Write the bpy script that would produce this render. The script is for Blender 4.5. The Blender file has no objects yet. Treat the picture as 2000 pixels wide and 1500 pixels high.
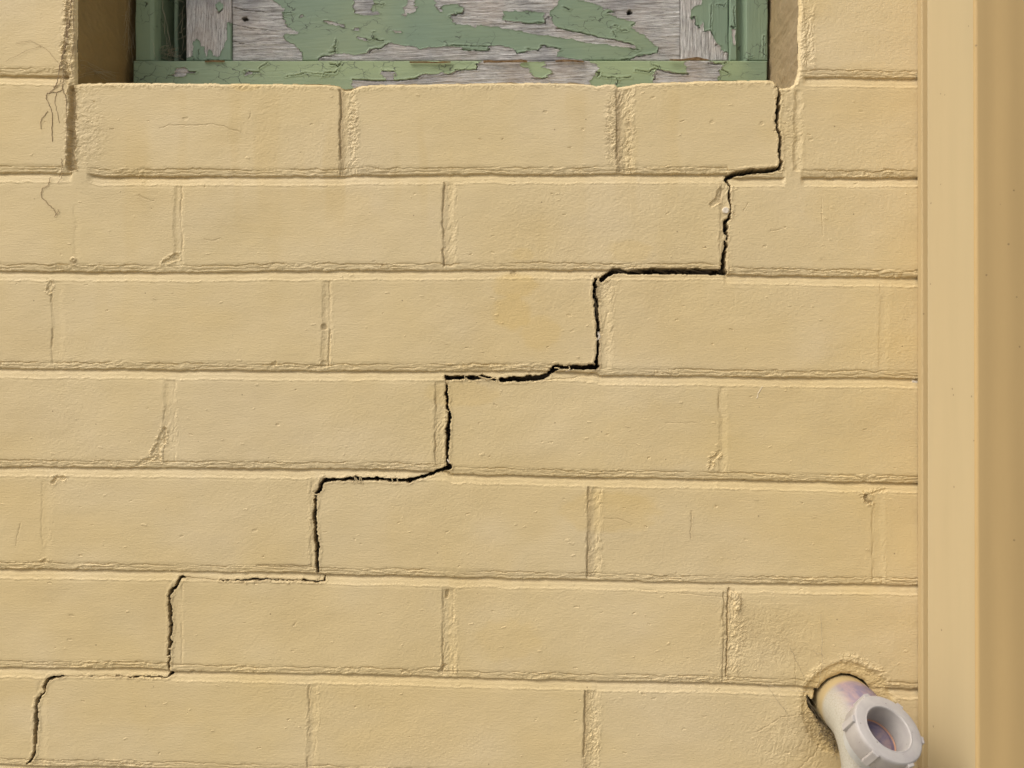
import bpy, math, random
import numpy as np
from mathutils import Matrix, Vector
rad = math.radians
S = bpy.context.scene
C = S.collection
rng = np.random.RandomState(7)

# ------------------------------------------------------------------ camera, sky, sun
YAW, PITCH, ROLL = rad(1.6503), rad(1.6103), rad(-0.7896)
D, Z0, F = 0.6743, 1.05, 1540.0
def rotm(a, b, c):
    Z = np.array([[math.cos(a), -math.sin(a), 0], [math.sin(a), math.cos(a), 0], [0, 0, 1]])
    X = np.array([[1, 0, 0], [0, math.cos(b), -math.sin(b)], [0, math.sin(b), math.cos(b)]])
    Y = np.array([[math.cos(c), 0, math.sin(c)], [0, 1, 0], [-math.sin(c), 0, math.cos(c)]])
    return Z @ X @ Y
RM = rotm(YAW, PITCH, ROLL)
cam = bpy.data.cameras.new('camera')
cam_o = bpy.data.objects.new('camera', cam)
C.objects.link(cam_o)
r_, f_, u_ = RM[:, 0], RM[:, 1], RM[:, 2]
cam_o.matrix_world = Matrix(((r_[0], u_[0], -f_[0], 0), (r_[1], u_[1], -f_[1], -D), (r_[2], u_[2], -f_[2], Z0), (0, 0, 0, 1)))
cam.sensor_width = 36; cam.lens = F / 2000 * 36
cam.clip_start = 0.02; cam.clip_end = 500
cam.dof.use_dof = True; cam.dof.focus_distance = D; cam.dof.aperture_fstop = 8.0
S.camera = cam_o

SUN_EL, SUN_AZ = rad(50), rad(-62)      # azimuth measured from the wall's normal, negative = from the left
w = bpy.data.worlds.new('World'); S.world = w; w.use_nodes = True
nt = w.node_tree
sky = nt.nodes.new('ShaderNodeTexSky'); sky.sky_type = 'NISHITA'; sky.sun_disc = False
sky.sun_elevation = SUN_EL; sky.sun_rotation = math.pi + SUN_AZ * -1
sky.dust_density = 5.0; sky.ozone_density = 0.6
nt.nodes['Background'].inputs['Strength'].default_value = 0.118
hs = nt.nodes.new('ShaderNodeHueSaturation'); hs.inputs['Saturation'].default_value = 0.35    # thin overcast: paler sky
nt.links.new(sky.outputs[0], hs.inputs['Color']); nt.links.new(hs.outputs[0], nt.nodes['Background'].inputs['Color'])
sd = Vector((math.sin(SUN_AZ) * math.cos(SUN_EL), -math.cos(SUN_AZ) * math.cos(SUN_EL), math.sin(SUN_EL)))
sl = bpy.data.lights.new('sun', 'SUN'); sl.energy = 1.3; sl.angle = rad(50); sl.color = (1.0, 0.96, 0.9)
so = bpy.data.objects.new('sun', sl); C.objects.link(so); so.location = (-2, -3, 5)
so.rotation_euler = sd.to_track_quat('Z', 'Y').to_euler()
S.view_settings.view_transform = 'Standard'; S.view_settings.look = 'None'
S.view_settings.exposure = 0.58; S.view_settings.gamma = 1

# ------------------------------------------------------------------ helpers
def P(px, py, y=0.0):
    """world X, Z of the point of the plane Y=y (metres behind the wall face) on wall coordinates px, py"""
    a = (np.asarray(px, dtype=np.float64) - 1000) / F; b = -(np.asarray(py, dtype=np.float64) - 750) / F
    d0 = RM[0, 0] * a + RM[0, 1] + RM[0, 2] * b
    d1 = RM[1, 0] * a + RM[1, 1] + RM[1, 2] * b
    d2 = RM[2, 0] * a + RM[2, 1] + RM[2, 2] * b
    t = (D + y) / d1
    return d0 * t, d2 * t + Z0
def P3(px, py, y=0.0):
    x, z = P(px, py, y); return Vector((float(x), y, float(z)))

def ss(x): x = np.clip(x, 0, 1); return x * x * (3 - 2 * x)
_lat = {}
def vn(U, V, su, sv, seed):
    """value noise -1..1"""
    if seed not in _lat: _lat[seed] = np.random.RandomState(seed).rand(256, 256).astype(np.float32) * 2 - 1
    L = _lat[seed]
    a = U / su + 1000.3; b = V / sv + 1000.7
    ia = np.floor(a).astype(np.int32); ib = np.floor(b).astype(np.int32)
    fa = (a - ia).astype(np.float32); fb = (b - ib).astype(np.float32)
    fa = fa * fa * (3 - 2 * fa); fb = fb * fb * (3 - 2 * fb)
    i0 = ia & 255; i1 = (ia + 1) & 255; j0 = ib & 255; j1 = (ib + 1) & 255
    return (L[j0, i0] * (1 - fa) + L[j0, i1] * fa) * (1 - fb) + (L[j1, i0] * (1 - fa) + L[j1, i1] * fa) * fb
def axis(segs):
    """[(start, end, step), ...] -> one increasing axis"""
    out = []
    for a, b, s in segs:
        n = max(1, int(round((b - a) / s))); out += list(np.linspace(a, b, n, endpoint=False))
    return np.array(out + [segs[-1][1]], dtype=np.float32)
def grid_obj(name, X, Y, Z, keep=None, attrs=None, mat=None, parent=None, smooth=False):
    nv, nu = X.shape
    idx = np.arange(nv * nu, dtype=np.int32).reshape(nv, nu)
    q = np.stack([idx[1:, :-1], idx[1:, 1:], idx[:-1, 1:], idx[:-1, :-1]], -1).reshape(-1, 4)
    if keep is not None: q = q[keep.reshape(-1)]
    me = bpy.data.meshes.new(name)
    co = np.stack([X, Y, Z], -1).astype(np.float32).reshape(-1)
    me.vertices.add(nv * nu); me.vertices.foreach_set('co', co)
    me.loops.add(q.size); me.loops.foreach_set('vertex_index', q.reshape(-1))
    me.polygons.add(len(q)); me.polygons.foreach_set('loop_start', np.arange(0, q.size, 4, dtype=np.int32))
    try: me.polygons.foreach_set('loop_total', np.full(len(q), 4, dtype=np.int32))
    except Exception: pass
    me.update(calc_edges=True)
    me.polygons.foreach_set('use_smooth', np.full(len(q), smooth, dtype=bool))
    for k, v in (attrs or {}).items():
        at = me.attributes.new(k, 'FLOAT', 'POINT'); at.data.foreach_set('value', np.ascontiguousarray(v, dtype=np.float32).reshape(-1))
    o = bpy.data.objects.new(name, me); C.objects.link(o)
    if mat: me.materials.append(mat)
    if parent: o.parent = parent
    return o
def mesh_obj(name, verts, faces, mat=None, parent=None, smooth=True, attrs=None):
    me = bpy.data.meshes.new(name); me.from_pydata([tuple(v) for v in verts], [], faces); me.update()
    me.polygons.foreach_set('use_smooth', [smooth] * len(me.polygons))
    for k, v in (attrs or {}).items():
        at = me.attributes.new(k, 'FLOAT', 'POINT'); at.data.foreach_set('value', v)
    o = bpy.data.objects.new(name, me); C.objects.link(o)
    if mat: me.materials.append(mat)
    if parent: o.parent = parent
    return o
def tag(o, label=None, cat=None, group=None, kind=None):
    for k, v in (('label', label), ('category', cat), ('group', group), ('kind', kind)):
        if v: o[k] = v
    return o
def empty(name, loc=(0, 0, 0)):
    o = bpy.data.objects.new(name, None); C.objects.link(o); o.location = loc; o.empty_display_size = .05
    return o
def inpoly(U, V, poly):
    r = np.zeros(U.shape, bool); n = len(poly)
    for i in range(n):
        x0, y0 = poly[i]; x1, y1 = poly[(i + 1) % n]
        if y0 == y1: continue
        c = ((y0 > V) != (y1 > V)) & (U < (x1 - x0) * (V - y0) / (y1 - y0) + x0)
        r ^= c
    return r
def seg_dist(U, V, pts):
    """signed distance (d - w/2) to a polyline of (x, y, w)"""
    best = np.full(U.shape, 1e3, np.float32)
    for (x0, y0, w0), (x1, y1, w1) in zip(pts[:-1], pts[1:]):
        dx, dy = x1 - x0, y1 - y0; L2 = dx * dx + dy * dy + 1e-6
        t = np.clip(((U - x0) * dx + (V - y0) * dy) / L2, 0, 1)
        d = np.hypot(U - (x0 + t * dx), V - (y0 + t * dy)) - (w0 + (w1 - w0) * t) / 2
        np.minimum(best, d, out=best)
    return best

# ------------------------------------------------------------------ node helpers
def mat_new(name, rough=.6, spec=.35):
    m = bpy.data.materials.new(name); m.use_nodes = True
    b = m.node_tree.nodes['Principled BSDF']; b.inputs['Roughness'].default_value = rough
    b.inputs['Specular IOR Level'].default_value = spec
    return m, m.node_tree, b
def N(t, typ, **kw):
    n = t.nodes.new(typ)
    for k, v in kw.items():
        if k.startswith('i_'): n.inputs[k[2:].replace('_', ' ')].default_value = v
        else: setattr(n, k, v)
    return n
def coords(t, sc=(1, 1, 1)):
    g = t.nodes.new('ShaderNodeNewGeometry'); m = N(t, 'ShaderNodeMapping'); m.inputs['Scale'].default_value = sc
    t.links.new(g.outputs['Position'], m.inputs['Vector']); return m.outputs[0]
def noise(t, vec, scale, detail=3, rough=.55, dist=0):
    n = N(t, 'ShaderNodeTexNoise'); n.inputs['Scale'].default_value = scale; n.inputs['Detail'].default_value = detail
    n.inputs['Roughness'].default_value = rough; n.inputs['Distortion'].default_value = dist
    t.links.new(vec, n.inputs['Vector']); return n.outputs['Fac']
def ramp(t, fac, stops):
    r = N(t, 'ShaderNodeValToRGB'); e = r.color_ramp.elements
    while len(e) < len(stops): e.new(.5)
    for el, (p, c) in zip(e, stops):
        el.position = p; el.color = (c, c, c, 1) if isinstance(c, (int, float)) else (*c, 1)
    t.links.new(fac, r.inputs['Fac']); return r.outputs['Color']
def mix(t, fac, a, b, mode='MIX'):
    m = N(t, 'ShaderNodeMix', data_type='RGBA', blend_type=mode)
    for s, v in ((m.inputs['Factor'], fac), (m.inputs[6], a), (m.inputs[7], b)):
        if hasattr(v, 'links') or isinstance(v, bpy.types.NodeSocket): t.links.new(v, s)
        elif isinstance(v, tuple): s.default_value = (*v, 1)
        else: s.default_value = v
    return m.outputs[2]
def attr(t, name): a = N(t, 'ShaderNodeAttribute', attribute_name=name); return a.outputs['Fac']
def math_(t, op, a, b=None):
    m = N(t, 'ShaderNodeMath', operation=op)
    for s, v in zip(m.inputs, (a, b)):
        if v is None: continue
        if isinstance(v, bpy.types.NodeSocket): t.links.new(v, s)
        else: s.default_value = v
    return m.outputs[0]
def bump(t, b, h, strength, dist, normal=None):
    n = N(t, 'ShaderNodeBump'); n.inputs['Strength'].default_value = strength; n.inputs['Distance'].default_value = dist
    t.links.new(h, n.inputs['Height'])
    if normal: t.links.new(normal, n.inputs['Normal'])
    t.links.new(n.outputs[0], b.inputs['Normal']); return n.outputs[0]

CREAM = (0.600, 0.474, 0.268)
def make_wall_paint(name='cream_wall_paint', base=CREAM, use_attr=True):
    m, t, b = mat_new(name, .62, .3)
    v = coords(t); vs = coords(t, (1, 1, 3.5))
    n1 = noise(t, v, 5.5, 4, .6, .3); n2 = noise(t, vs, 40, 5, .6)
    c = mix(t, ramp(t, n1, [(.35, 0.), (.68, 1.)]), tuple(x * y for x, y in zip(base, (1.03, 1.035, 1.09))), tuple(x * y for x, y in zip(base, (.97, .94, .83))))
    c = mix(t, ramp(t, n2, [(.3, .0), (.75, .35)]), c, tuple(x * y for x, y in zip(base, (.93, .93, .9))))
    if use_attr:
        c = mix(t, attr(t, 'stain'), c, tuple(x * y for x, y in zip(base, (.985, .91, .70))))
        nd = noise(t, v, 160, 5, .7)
        df = math_(t, 'MULTIPLY', attr(t, 'dirt_shade'), math_(t, 'ADD', math_(t, 'MULTIPLY', nd, 1.6), .1))
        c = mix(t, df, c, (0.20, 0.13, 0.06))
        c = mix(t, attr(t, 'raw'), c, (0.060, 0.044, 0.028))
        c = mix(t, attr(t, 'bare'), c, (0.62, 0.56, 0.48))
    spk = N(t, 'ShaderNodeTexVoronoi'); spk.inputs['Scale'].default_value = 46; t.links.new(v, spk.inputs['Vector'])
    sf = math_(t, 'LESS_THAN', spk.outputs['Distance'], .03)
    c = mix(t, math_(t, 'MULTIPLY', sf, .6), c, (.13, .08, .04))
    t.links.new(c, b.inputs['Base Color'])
    g1 = noise(t, v, 700, 3, .6); g2 = noise(t, vs, 260, 3, .6)
    h = math_(t, 'ADD', math_(t, 'MULTIPLY', g1, .5), g2)
    bump(t, b, h, .55, .0005)
    return m
M_WALL = make_wall_paint()
M_REVEAL = make_wall_paint('dark_reveal_right', (0.285, 0.212, 0.118), False)  # right reveal gets a darker, duller base than the wall face
M_REVEAL_L = make_wall_paint('shaded_reveal_paint', (0.30, 0.20, 0.075), False)  # left reveal: same cream paint, its shade put into the colour

# ------------------------------------------------------------------ brick wall height field
FS = 1.3
ua = axis([(-1500, -40, 12), (-40, 1815, FS), (1815, 2000, 8), (2000, 3000, 14)])
va = axis([(-1900, -40, 12), (-40, 1520, FS), (1520, 3350, 12)])
U, V = np.meshgrid(ua, va)
U = U.astype(np.float32); V = V.astype(np.float32)
H = np.zeros_like(U)                      # millimetres, positive towards the viewer
DIRT_SHADE = np.zeros_like(U); RAW = np.zeros_like(U); STAIN = np.zeros_like(U); BARE = np.zeros_like(U)
def win(x0, x1, y0, y1):
    a, b = np.searchsorted(ua, [x0, x1]); c, d = np.searchsorted(va, [y0, y1])
    return slice(max(c - 1, 0), min(d + 1, len(va))), slice(max(a - 1, 0), min(b + 1, len(ua)))
# face texture
H += vn(U, V, 170, 120, 1) * .45 + vn(U, V, 60, 45, 2) * .22
H += vn(U, V, 26, 17, 3) * .075
stip = vn(U * .97 + V * .24, V * .97 - U * .24, 7.5, 5, 4) * .3 + vn(U, V, 4.2, 3.2, 5) * .5
rough_zone = ss(vn(U, V, 190, 130, 6) * .9 + .45 + (U - 900) / 2600)
STEPS = [[-460, 70, 1565], [145, 680, 1220, 1530], [347, 876, 1416], [111, 638, 1165, 1727], [331, 862, 1411], [90, 614, 1160, 1715], [335, 876, 1424], [80, 611, 1155]]
BEDS = [147, 341, 532, 727, 925, 1126, 1325]
ROWI = np.searchsorted(BEDS, V - (U - 900) / 1800 * np.clip(V / 40, 0, 36)) 
BR_R = np.zeros_like(U); BR_T = np.zeros_like(U)
for i_, st in enumerate(STEPS):
    k_ = np.searchsorted(st, U); m_ = ROWI == i_; rr_ = np.random.RandomState(500 + i_).rand(2, 8)
    BR_R[m_] = rr_[0][k_[m_]]; BR_T[m_] = rr_[1][k_[m_]]
STAIN += .16 * BR_T
H += stip * (.026 + .060 * rough_zone) * (.45 + .95 * BR_R) + vn(U * .8 + V * .6, V * .8 - U * .6, 3.1, 2.9, 7) * (.016 + .034 * rough_zone)
H += vn(U, V, 34, 2.6, 8) * .021 * (1.2 - rough_zone)          # horizontal brush marks
right = ss((U - 1350) / 300); H += vn(U, V, 3.2, 40, 9) * .02 * right
wx = vn(U, V, 23, 19, 16) * 6; wy = vn(U, V, 21, 17, 17) * 4
torn = np.abs(vn(U * .95 + V * .3 + wx, V * .95 - U * .3 + wy, 10, 5.0, 10)) + .6 * np.abs(vn(U * .8 - V * .6 + wx, V * .8 + U * .6, 5.0, 3.1, 11)) + .25 * vn(U, V, 2.9, 2.7, 18)      # torn mortar texture
torn_h = np.abs(vn(U + wx * 2, V + wy * .8, 26, 3.2, 101)) + .5 * np.abs(vn(U + wx, V + wy * .5, 9, 3.0, 102)) + .2 * vn(U, V, 3.1, 2.7, 103)
torn_v = np.abs(vn(U * .95 + V * .25 + wx, V * .95 - U * .25 + wy, 6, 14, 14)) + .6 * np.abs(vn(U + wx, V * .9 + U * .4, 4.0, 6, 15)) + .2 * vn(U, V, 2.9, 2.9, 19)
jag = vn(U, V, 9, 6, 12) * 1.6 + vn(U, V, 3.6, 3.2, 13) * .9                     # edge wander, px

ROWS = [
    [(-1500, 134), (0, 145), (140, 147), (1560, 150), (1800, 152), (3000, 160)],
    [(-1500, 330), (0, 336), (140, 337), (200, 343), (665, 344), (690, 340), (1200, 339), (1420, 338), (1424, 345), (1800, 346), (3000, 355)],
    [(-1500, 524), (0, 529), (350, 531), (600, 528), (1000, 526), (1412, 528), (1418, 536), (1800, 541), (3000, 553)],
    [(-1500, 712), (0, 719), (350, 722), (650, 724), (1080, 724), (1166, 729), (1172, 732), (1400, 735), (1800, 739), (3000, 756)],
    [(-1500, 898), (0, 911), (350, 914), (780, 917), (872, 920), (882, 926), (1300, 934), (1800, 944), (3000, 963)],
    [(-1500, 1090), (0, 1111), (350, 1116), (600, 1119), (640, 1121), (1000, 1130), (1400, 1138), (1800, 1144), (3000, 1166)],
    [(-1500, 1280), (0, 1304), (320, 1307), (338, 1311), (690, 1318), (1000, 1326), (1400, 1335), (1560, 1341), (1620, 1352), (1700, 1344), (1800, 1348), (3000, 1370)],
    [(-1500, 1470), (0, 1493), (60, 1496), (330, 1501), (1000, 1518), (1800, 1545), (3000, 1570)],
]
def rowline(i):
    if 0 <= i < 8: return ROWS[i]
    if i < 0: return [(-1500, 134 + 190 * i), (1560, 150 + 193 * i), (3000, 158 + 195 * i)]
    k = i - 7; return [(-1500, 1470 + 193 * k), (0, 1493 + 195 * k), (1800, 1545 + 201 * k), (3000, 1570 + 204 * k)]
BP = np.array([(-18, 0), (-12, -.35), (-9, -.55), (-3, -.9), (-.5, -1.3), (1.0, -3.5), (3.6, -3.3), (6, -2.2), (10, -1.35), (14, -.95), (17, -.7), (20, -.3), (25, 0)], float)
# soft = rows whose overhang reads softer
for i in range(-11, 18):
    pts = rowline(i); xs = [p[0] for p in pts]; ys = [p[1] for p in pts]
    line = np.interp(ua, xs, ys)
    sl_ = (slice(*np.searchsorted(va, [line.min() - 30, line.max() + 34])), slice(None))
    u, v = U[sl_], V[sl_]
    l = line[None, :] + vn(u, v * 0, 46, 30, 40 + (i % 7)) * 1.3 + vn(u, v * 0, 9, 30, 50 + (i % 7)) * .7
    s = v - l
    s_j = s + jag[sl_] * np.where(s < 3, .55, .2)
    amp = .85 + .25 * vn(u, v * 0, 130, 30, 60 + i % 5)
    prof = np.interp(s_j, BP[:, 0], BP[:, 1]).astype(np.float32) * amp
    on = np.ones_like(s)
    if i == 0: on = 1 - ss((u - 128) / 10) * (1 - ss((u - 1566) / 12))
    if i == 1: on = 1 - ss((u - 134) / 10) * (1 - ss((u - 168) / 14)) - ss((u - 1528) / 8) * (1 - ss((u - 1562) / 10))
    if i == 6: on = 1 - .75 * ss((u - 1590) / 14) * (1 - ss((u - 1728) / 14))
    H[sl_] += prof * on
    lip = ss((s + 17) / 5) * (1 - ss((s + 1.5) / 2.5))
    lm = .55 + .45 * vn(u, v * 0, 70, 30, 70 + i % 6)
    H[sl_] += (torn_h[sl_] - .42) * 1.05 * lip * lm * on
    cr = np.exp(-((s + 12 + 2.2 * vn(u, v * 0, 26, 30, 80 + i % 5) + 1.2 * vn(u, v * 0, 7, 30, 85 + i % 3)) / 1.1) ** 2) * ss(vn(u, v * 0, 55, 30, 90 + i % 9) * 1.4 + .85)
    cr2 = np.exp(-((s + 5.5 + 1.8 * vn(u, v * 0, 17, 30, 81 + i % 5) + 1.1 * vn(u, v * 0, 5, 30, 86)) / 1.1) ** 2) * ss(vn(u, v * 0, 40, 30, 91 + i % 7) * 1.4 + .3)
    H[sl_] -= cr2 * .55 * on
    H[sl_] -= cr * .85 * on
    edge = np.exp(-((s - 18.5 - 1.5 * vn(u, v * 0, 20, 30, 95)) / 2.4) ** 2)
    H[sl_] += edge * (.18 + .3 * torn[sl_]) * on
    DIRT_SHADE[sl_] += (np.exp(-((s - 2) / 2.6) ** 2) * .20 + lip * .03) * on  # joint grime, plus shadow-line brown painted in under each brick edge

def smear(poly, depth, soft, jg=.8, dirt_shade=0., raw=0., tex=0., edge=0.):
    """lower (or raise) the surface along a polyline of (x, y, width)"""
    xs = [p[0] for p in poly]; ys = [p[1] for p in poly]; m = max(p[2] for p in poly) / 2 + 16
    w_ = win(min(xs) - m, max(xs) + m, min(ys) - m, max(ys) + m)
    q = seg_dist(U[w_] + jag[w_] * jg, V[w_] + jag[w_] * jg * .7 + vn(U[w_], V[w_], 8, 8, 21) * jg, poly)
    f = 1 - ss(q / soft + .5)
    H[w_] += depth * f
    if tex: H[w_] += (torn[w_] - .4) * tex * (1 - ss((q - 2) / 6))
    if edge: H[w_] += edge * np.exp(-((q - 2.4) / 1.7) ** 2)
    if dirt_shade: DIRT_SHADE[w_] += dirt_shade * (1 - ss((q + 1) / 7))
    if raw: RAW[w_] = np.maximum(RAW[w_], raw * f)
    return w_, q

def perp(xl, xr, yt, yb, xl2=None, xr2=None, d=1.0, cl=0., cr=0., tex=.5, dirt_shade=0., wob=.8):
    """upright joint: strip from xl to xr, optional crevice at the left / right edge"""
    xl2 = xl if xl2 is None else xl2; xr2 = xr if xr2 is None else xr2
    w_ = (slice(*np.searchsorted(va, [yt - 3, yb + 3])), slice(*np.searchsorted(ua, [min(xl, xl2) - 22, max(xr, xr2) + 22])))
    u, v = U[w_], V[w_]
    t = (v - yt) / (yb - yt); L = xl + (xl2 - xl) * t; R = xr + (xr2 - xr) * t
    wb = vn(u * 0 + xl, v, 30, 24, 22) * 2.2 * wob + vn(u * 0 + xl, v, 30, 8, 22) * 1.2 * wob + jag[w_] * .6 * wob
    fade = ss((v - yt + 2) / 6) * (1 - ss((v - yb - 2) / 6 + 1))
    inn = ss((u + wb - L + 3.) / 6) * (1 - ss((u + wb * 1.5 - R + 7.) / 14))
    H[w_] -= inn * d * .62 * fade
    H[w_] += (torn_v[w_] - .4) * tex * .55 * (.5 + .5 * ss(vn(u, v, 30, 40, 24) + .4)) * ss((u - L + 12) / 8) * (1 - ss((u - R - 6) / 8)) * fade
    for cdepth, E, k in ((cl, L, 0), (cr, R, 1)):
        if cdepth:
            gate = .2 + .8 * ss(vn(u * 0 + xl * 3, v, 30, 26, 23 + k) * 1.3 + .65)
            g = np.exp(-((u + wb - E + (1.5 if k == 0 else -1.5)) / 1.9) ** 2) * gate * fade
            H[w_] -= g * cdepth * .75
            DIRT_SHADE[w_] += g * min(.5, cdepth * .16)
    DIRT_SHADE[w_] += dirt_shade * np.exp(-((u - L - 2) / 6) ** 2) * fade
# course above and beside the window
perp(1558, 1580, 20, 145, d=.3, cr=.0, tex=.9); perp(1575, 1583, -40, 142, d=.5, tex=.8)
perp(1553, 1562, 176, 335, 1552, 1562, d=1.6, cl=.6, tex=.7)
perp(667, 692, 172, 342, 666, 692, d=1.5, cl=2.2, tex=1.0, dirt_shade=.35)
perp(1206, 1232, 172, 338, 1208, 1234, d=1.2, cl=1.4, tex=1.3, dirt_shade=.4)
perp(342, 352, 362, 517, 341, 354, d=.9, cl=.3, cr=.8, tex=.5)
perp(145, 152, 400, 505, d=.35, tex=.1)
perp(868, 884, 355, 522, 867, 884, d=1.1, cl=1.8, tex=.8, dirt_shade=.15)
perp(1408, 1424, 352, 530, 1408, 1422, d=1.1, cl=.5, tex=.6, dirt_shade=.1)
perp(103, 120, 548, 712, 102, 120, d=.6, cl=1.1, tex=.2)
perp(634, 643, 548, 716, 630, 642, d=.9, cl=.4, cr=1.3, tex=.7, dirt_shade=.1)
perp(1166, 1190, 548, 722, 1168, 1190, d=1.2, tex=.7, dirt_shade=.2)
perp(1721, 1734, 555, 722, 1718, 1730, d=.45, cl=.7, tex=.3, wob=.4)
perp(323, 339, 742, 908, 322, 341, d=.8, cl=.6, cr=.4, tex=.5)
perp(853, 872, 745, 912, 850, 872, d=1.0, cl=1.7, tex=.7, dirt_shade=.08)
perp(1407, 1416, 756, 928, 1406, 1415, d=.8, cl=1.1, tex=.3)
perp(84, 97, 938, 1104, 84, 96, d=.3, cl=.35, tex=.25)
perp(607, 618, 938, 1110, 607, 618, d=.7, tex=.5)
perp(1150, 1170, 950, 1130, 1150, 1169, d=1.1, cl=1.9, tex=1.0, dirt_shade=.3)
perp(1706, 1724, 962, 1136, 1706, 1723, d=.6, cl=.7, tex=.3, wob=.5)
perp(336, 353, 1140, 1305, d=.6, cr=.5, tex=.2)
perp(868, 884, 1150, 1318, 867, 886, d=1.2, cl=1.3, cr=.5, tex=1.0)
perp(1415, 1434, 1155, 1332, 1414, 1432, d=1.0, cl=1.3, tex=1.0)
perp(76, 89, 1330, 1492, 70, 88, d=.6, tex=.2)
perp(605, 617, 1338, 1500, 603, 614, d=.8, cl=1.1, cr=.3, tex=.7, dirt_shade=.1)
perp(1145, 1166, 1348, 1512, 1142, 1164, d=1.1, cl=1.9, cr=.4, tex=1.0, dirt_shade=.3)
# joints beyond the picture
for i in range(-11, 18):
    y0 = rowline(i)[-2][1] if i != 7 else 1545
    yl = np.interp(-800, [p[0] for p in rowline(i)], [p[1] for p in rowline(i)]); yr = np.interp(2400, [p[0] for p in rowline(i)], [p[1] for p in rowline(i)])
    off = 265 * (i % 2)
    for k in range(3):
        x = -190 + off * .9 - 530 * k
        if x < -60: perp(x, x + 22, yl + 22, yl + 190, d=1.1, tex=.3)
        x = 1990 + off + 530 * k
        perp(x, x + 22, yr + 22, yr + 196, d=1.1, tex=.3)
    if i > 7 or i < -7:
        ym = np.interp(900, [p[0] for p in rowline(i)], [p[1] for p in rowline(i)])
        for k in range(4): perp(100 + off + 530 * k, 122 + off + 530 * k, ym + 22, ym + 194, d=1.1, tex=.3)
# deep groove beside the sill brick on the left, with grime
smear([(141, 172, 9), (142, 210, 12), (140, 240, 11), (141, 275, 14), (138, 300, 13), (139, 326, 17)], -4.6, 6, 1.1, dirt_shade=.34, tex=.8)
smear([(133, -30, 5), (132, 60, 5), (126, 110, 4), (130, 150, 6)], -.5, 3, 1, dirt_shade=.35, tex=.9)
# chips, blobs, spalls
smear([(312, 895, 4), (303, 882, 12), (316, 862, 14), (322, 840, 8)], -1.1, 3, 1.2, tex=.8)
smear([(268, 908, 4), (300, 893, 7)], -.8, 3, 1, tex=.5)
smear([(318, 513, 4), (333, 508, 10), (344, 500, 12)], -.9, 3, 1, tex=.7)
smear([(632, 712, 14), (625, 716, 8), (605, 718, 4)], -.9, 4, .6, tex=.5)
smear([(632, 637, 10), (634, 640, 9)], -1.2, 3, .5, dirt_shade=.1)
smear([(538, 708, 5), (531, 714, 5)], -1.0, 3, 1.0)
smear([(96, 568, 7), (98, 552, 8)], -.9, 3, 1., tex=.8)
smear([(102, 941, 7), (112, 933, 6), (124, 935, 8)], -1.4, 3, 1., tex=.6)
smear([(80, 1098, 5), (88, 1096, 5)], -.9, 3, 1., tex=.6)
smear([(1388, 912, 5), (1393, 895, 9), (1402, 888, 6)], -1.0, 3, .8, tex=.9)
smear([(1690, 968, 8), (1692, 975, 7), (1698, 982, 5)], -2.0, 3, 1., dirt_shade=.35, tex=1.2)
smear([(1705, 962, 5), (1732, 957, 4)], -.8, 3, 1, tex=.5)
w_, q_ = smear([(1428, 1160, 12), (1440, 1170, 14), (1440, 1186, 12)], 1.6, 3.5, .6, tex=.3)
smear([(1424, 1150, 4), (1421, 1185, 3), (1421, 1240, 2.4), (1418, 1320, 2)], -1.8, 2, .6, dirt_shade=.25)
smear([(144, 507, 10)] * 2, .9, 4, .2); smear([(144, 507, 3)] * 2, -.8, 2, .2); smear([(145, 512, 9), (141, 511, 6)], -.35, 3, .2, dirt_shade=.3)
smear([(1390, 400, 6), (1402, 392, 10), (1408, 372, 9)], -1.3, 5, .8, tex=.4, dirt_shade=.2)
w_, q_ = smear([(1417, 411, 13)] * 2, 1.4, 3, .2); BARE[w_] = np.maximum(BARE[w_], .75 * (1 - ss(q_ / 2 + .5)))
smear([(868, 1300, 7), (860, 1312, 8)], -1.3, 3, .6, dirt_shade=.1); smear([(874, 1156, 8), (873, 1166, 6)], -1.4, 3, .4, dirt_shade=.2)
smear([(785, 1314, 3), (791, 1310, 5), (800, 1315, 4)], -.8, 2.5, .6); smear([(800, 1312, 2), (830, 1305, 2), (862, 1302, 2)], -.5, 2.5, .8)
smear([(1005, 532, 8), (1000, 534, 5)], -1., 3, .6, dirt_shade=.25)
smear([(1605, 388, 1.4), (1606, 430, 1.5), (1607, 460, 1.1)], -.3, 2, .5)
smear([(1350, 998, 1.5), (1352, 1010, 2), (1349, 1030, 1.6), (1350, 1052, 1.3)], -.35, 2, .9, dirt_shade=.25)
smear([(1040, 745, 2), (1120, 738, 2), (1170, 727, 2)], -.6, 2, 1)
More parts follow.
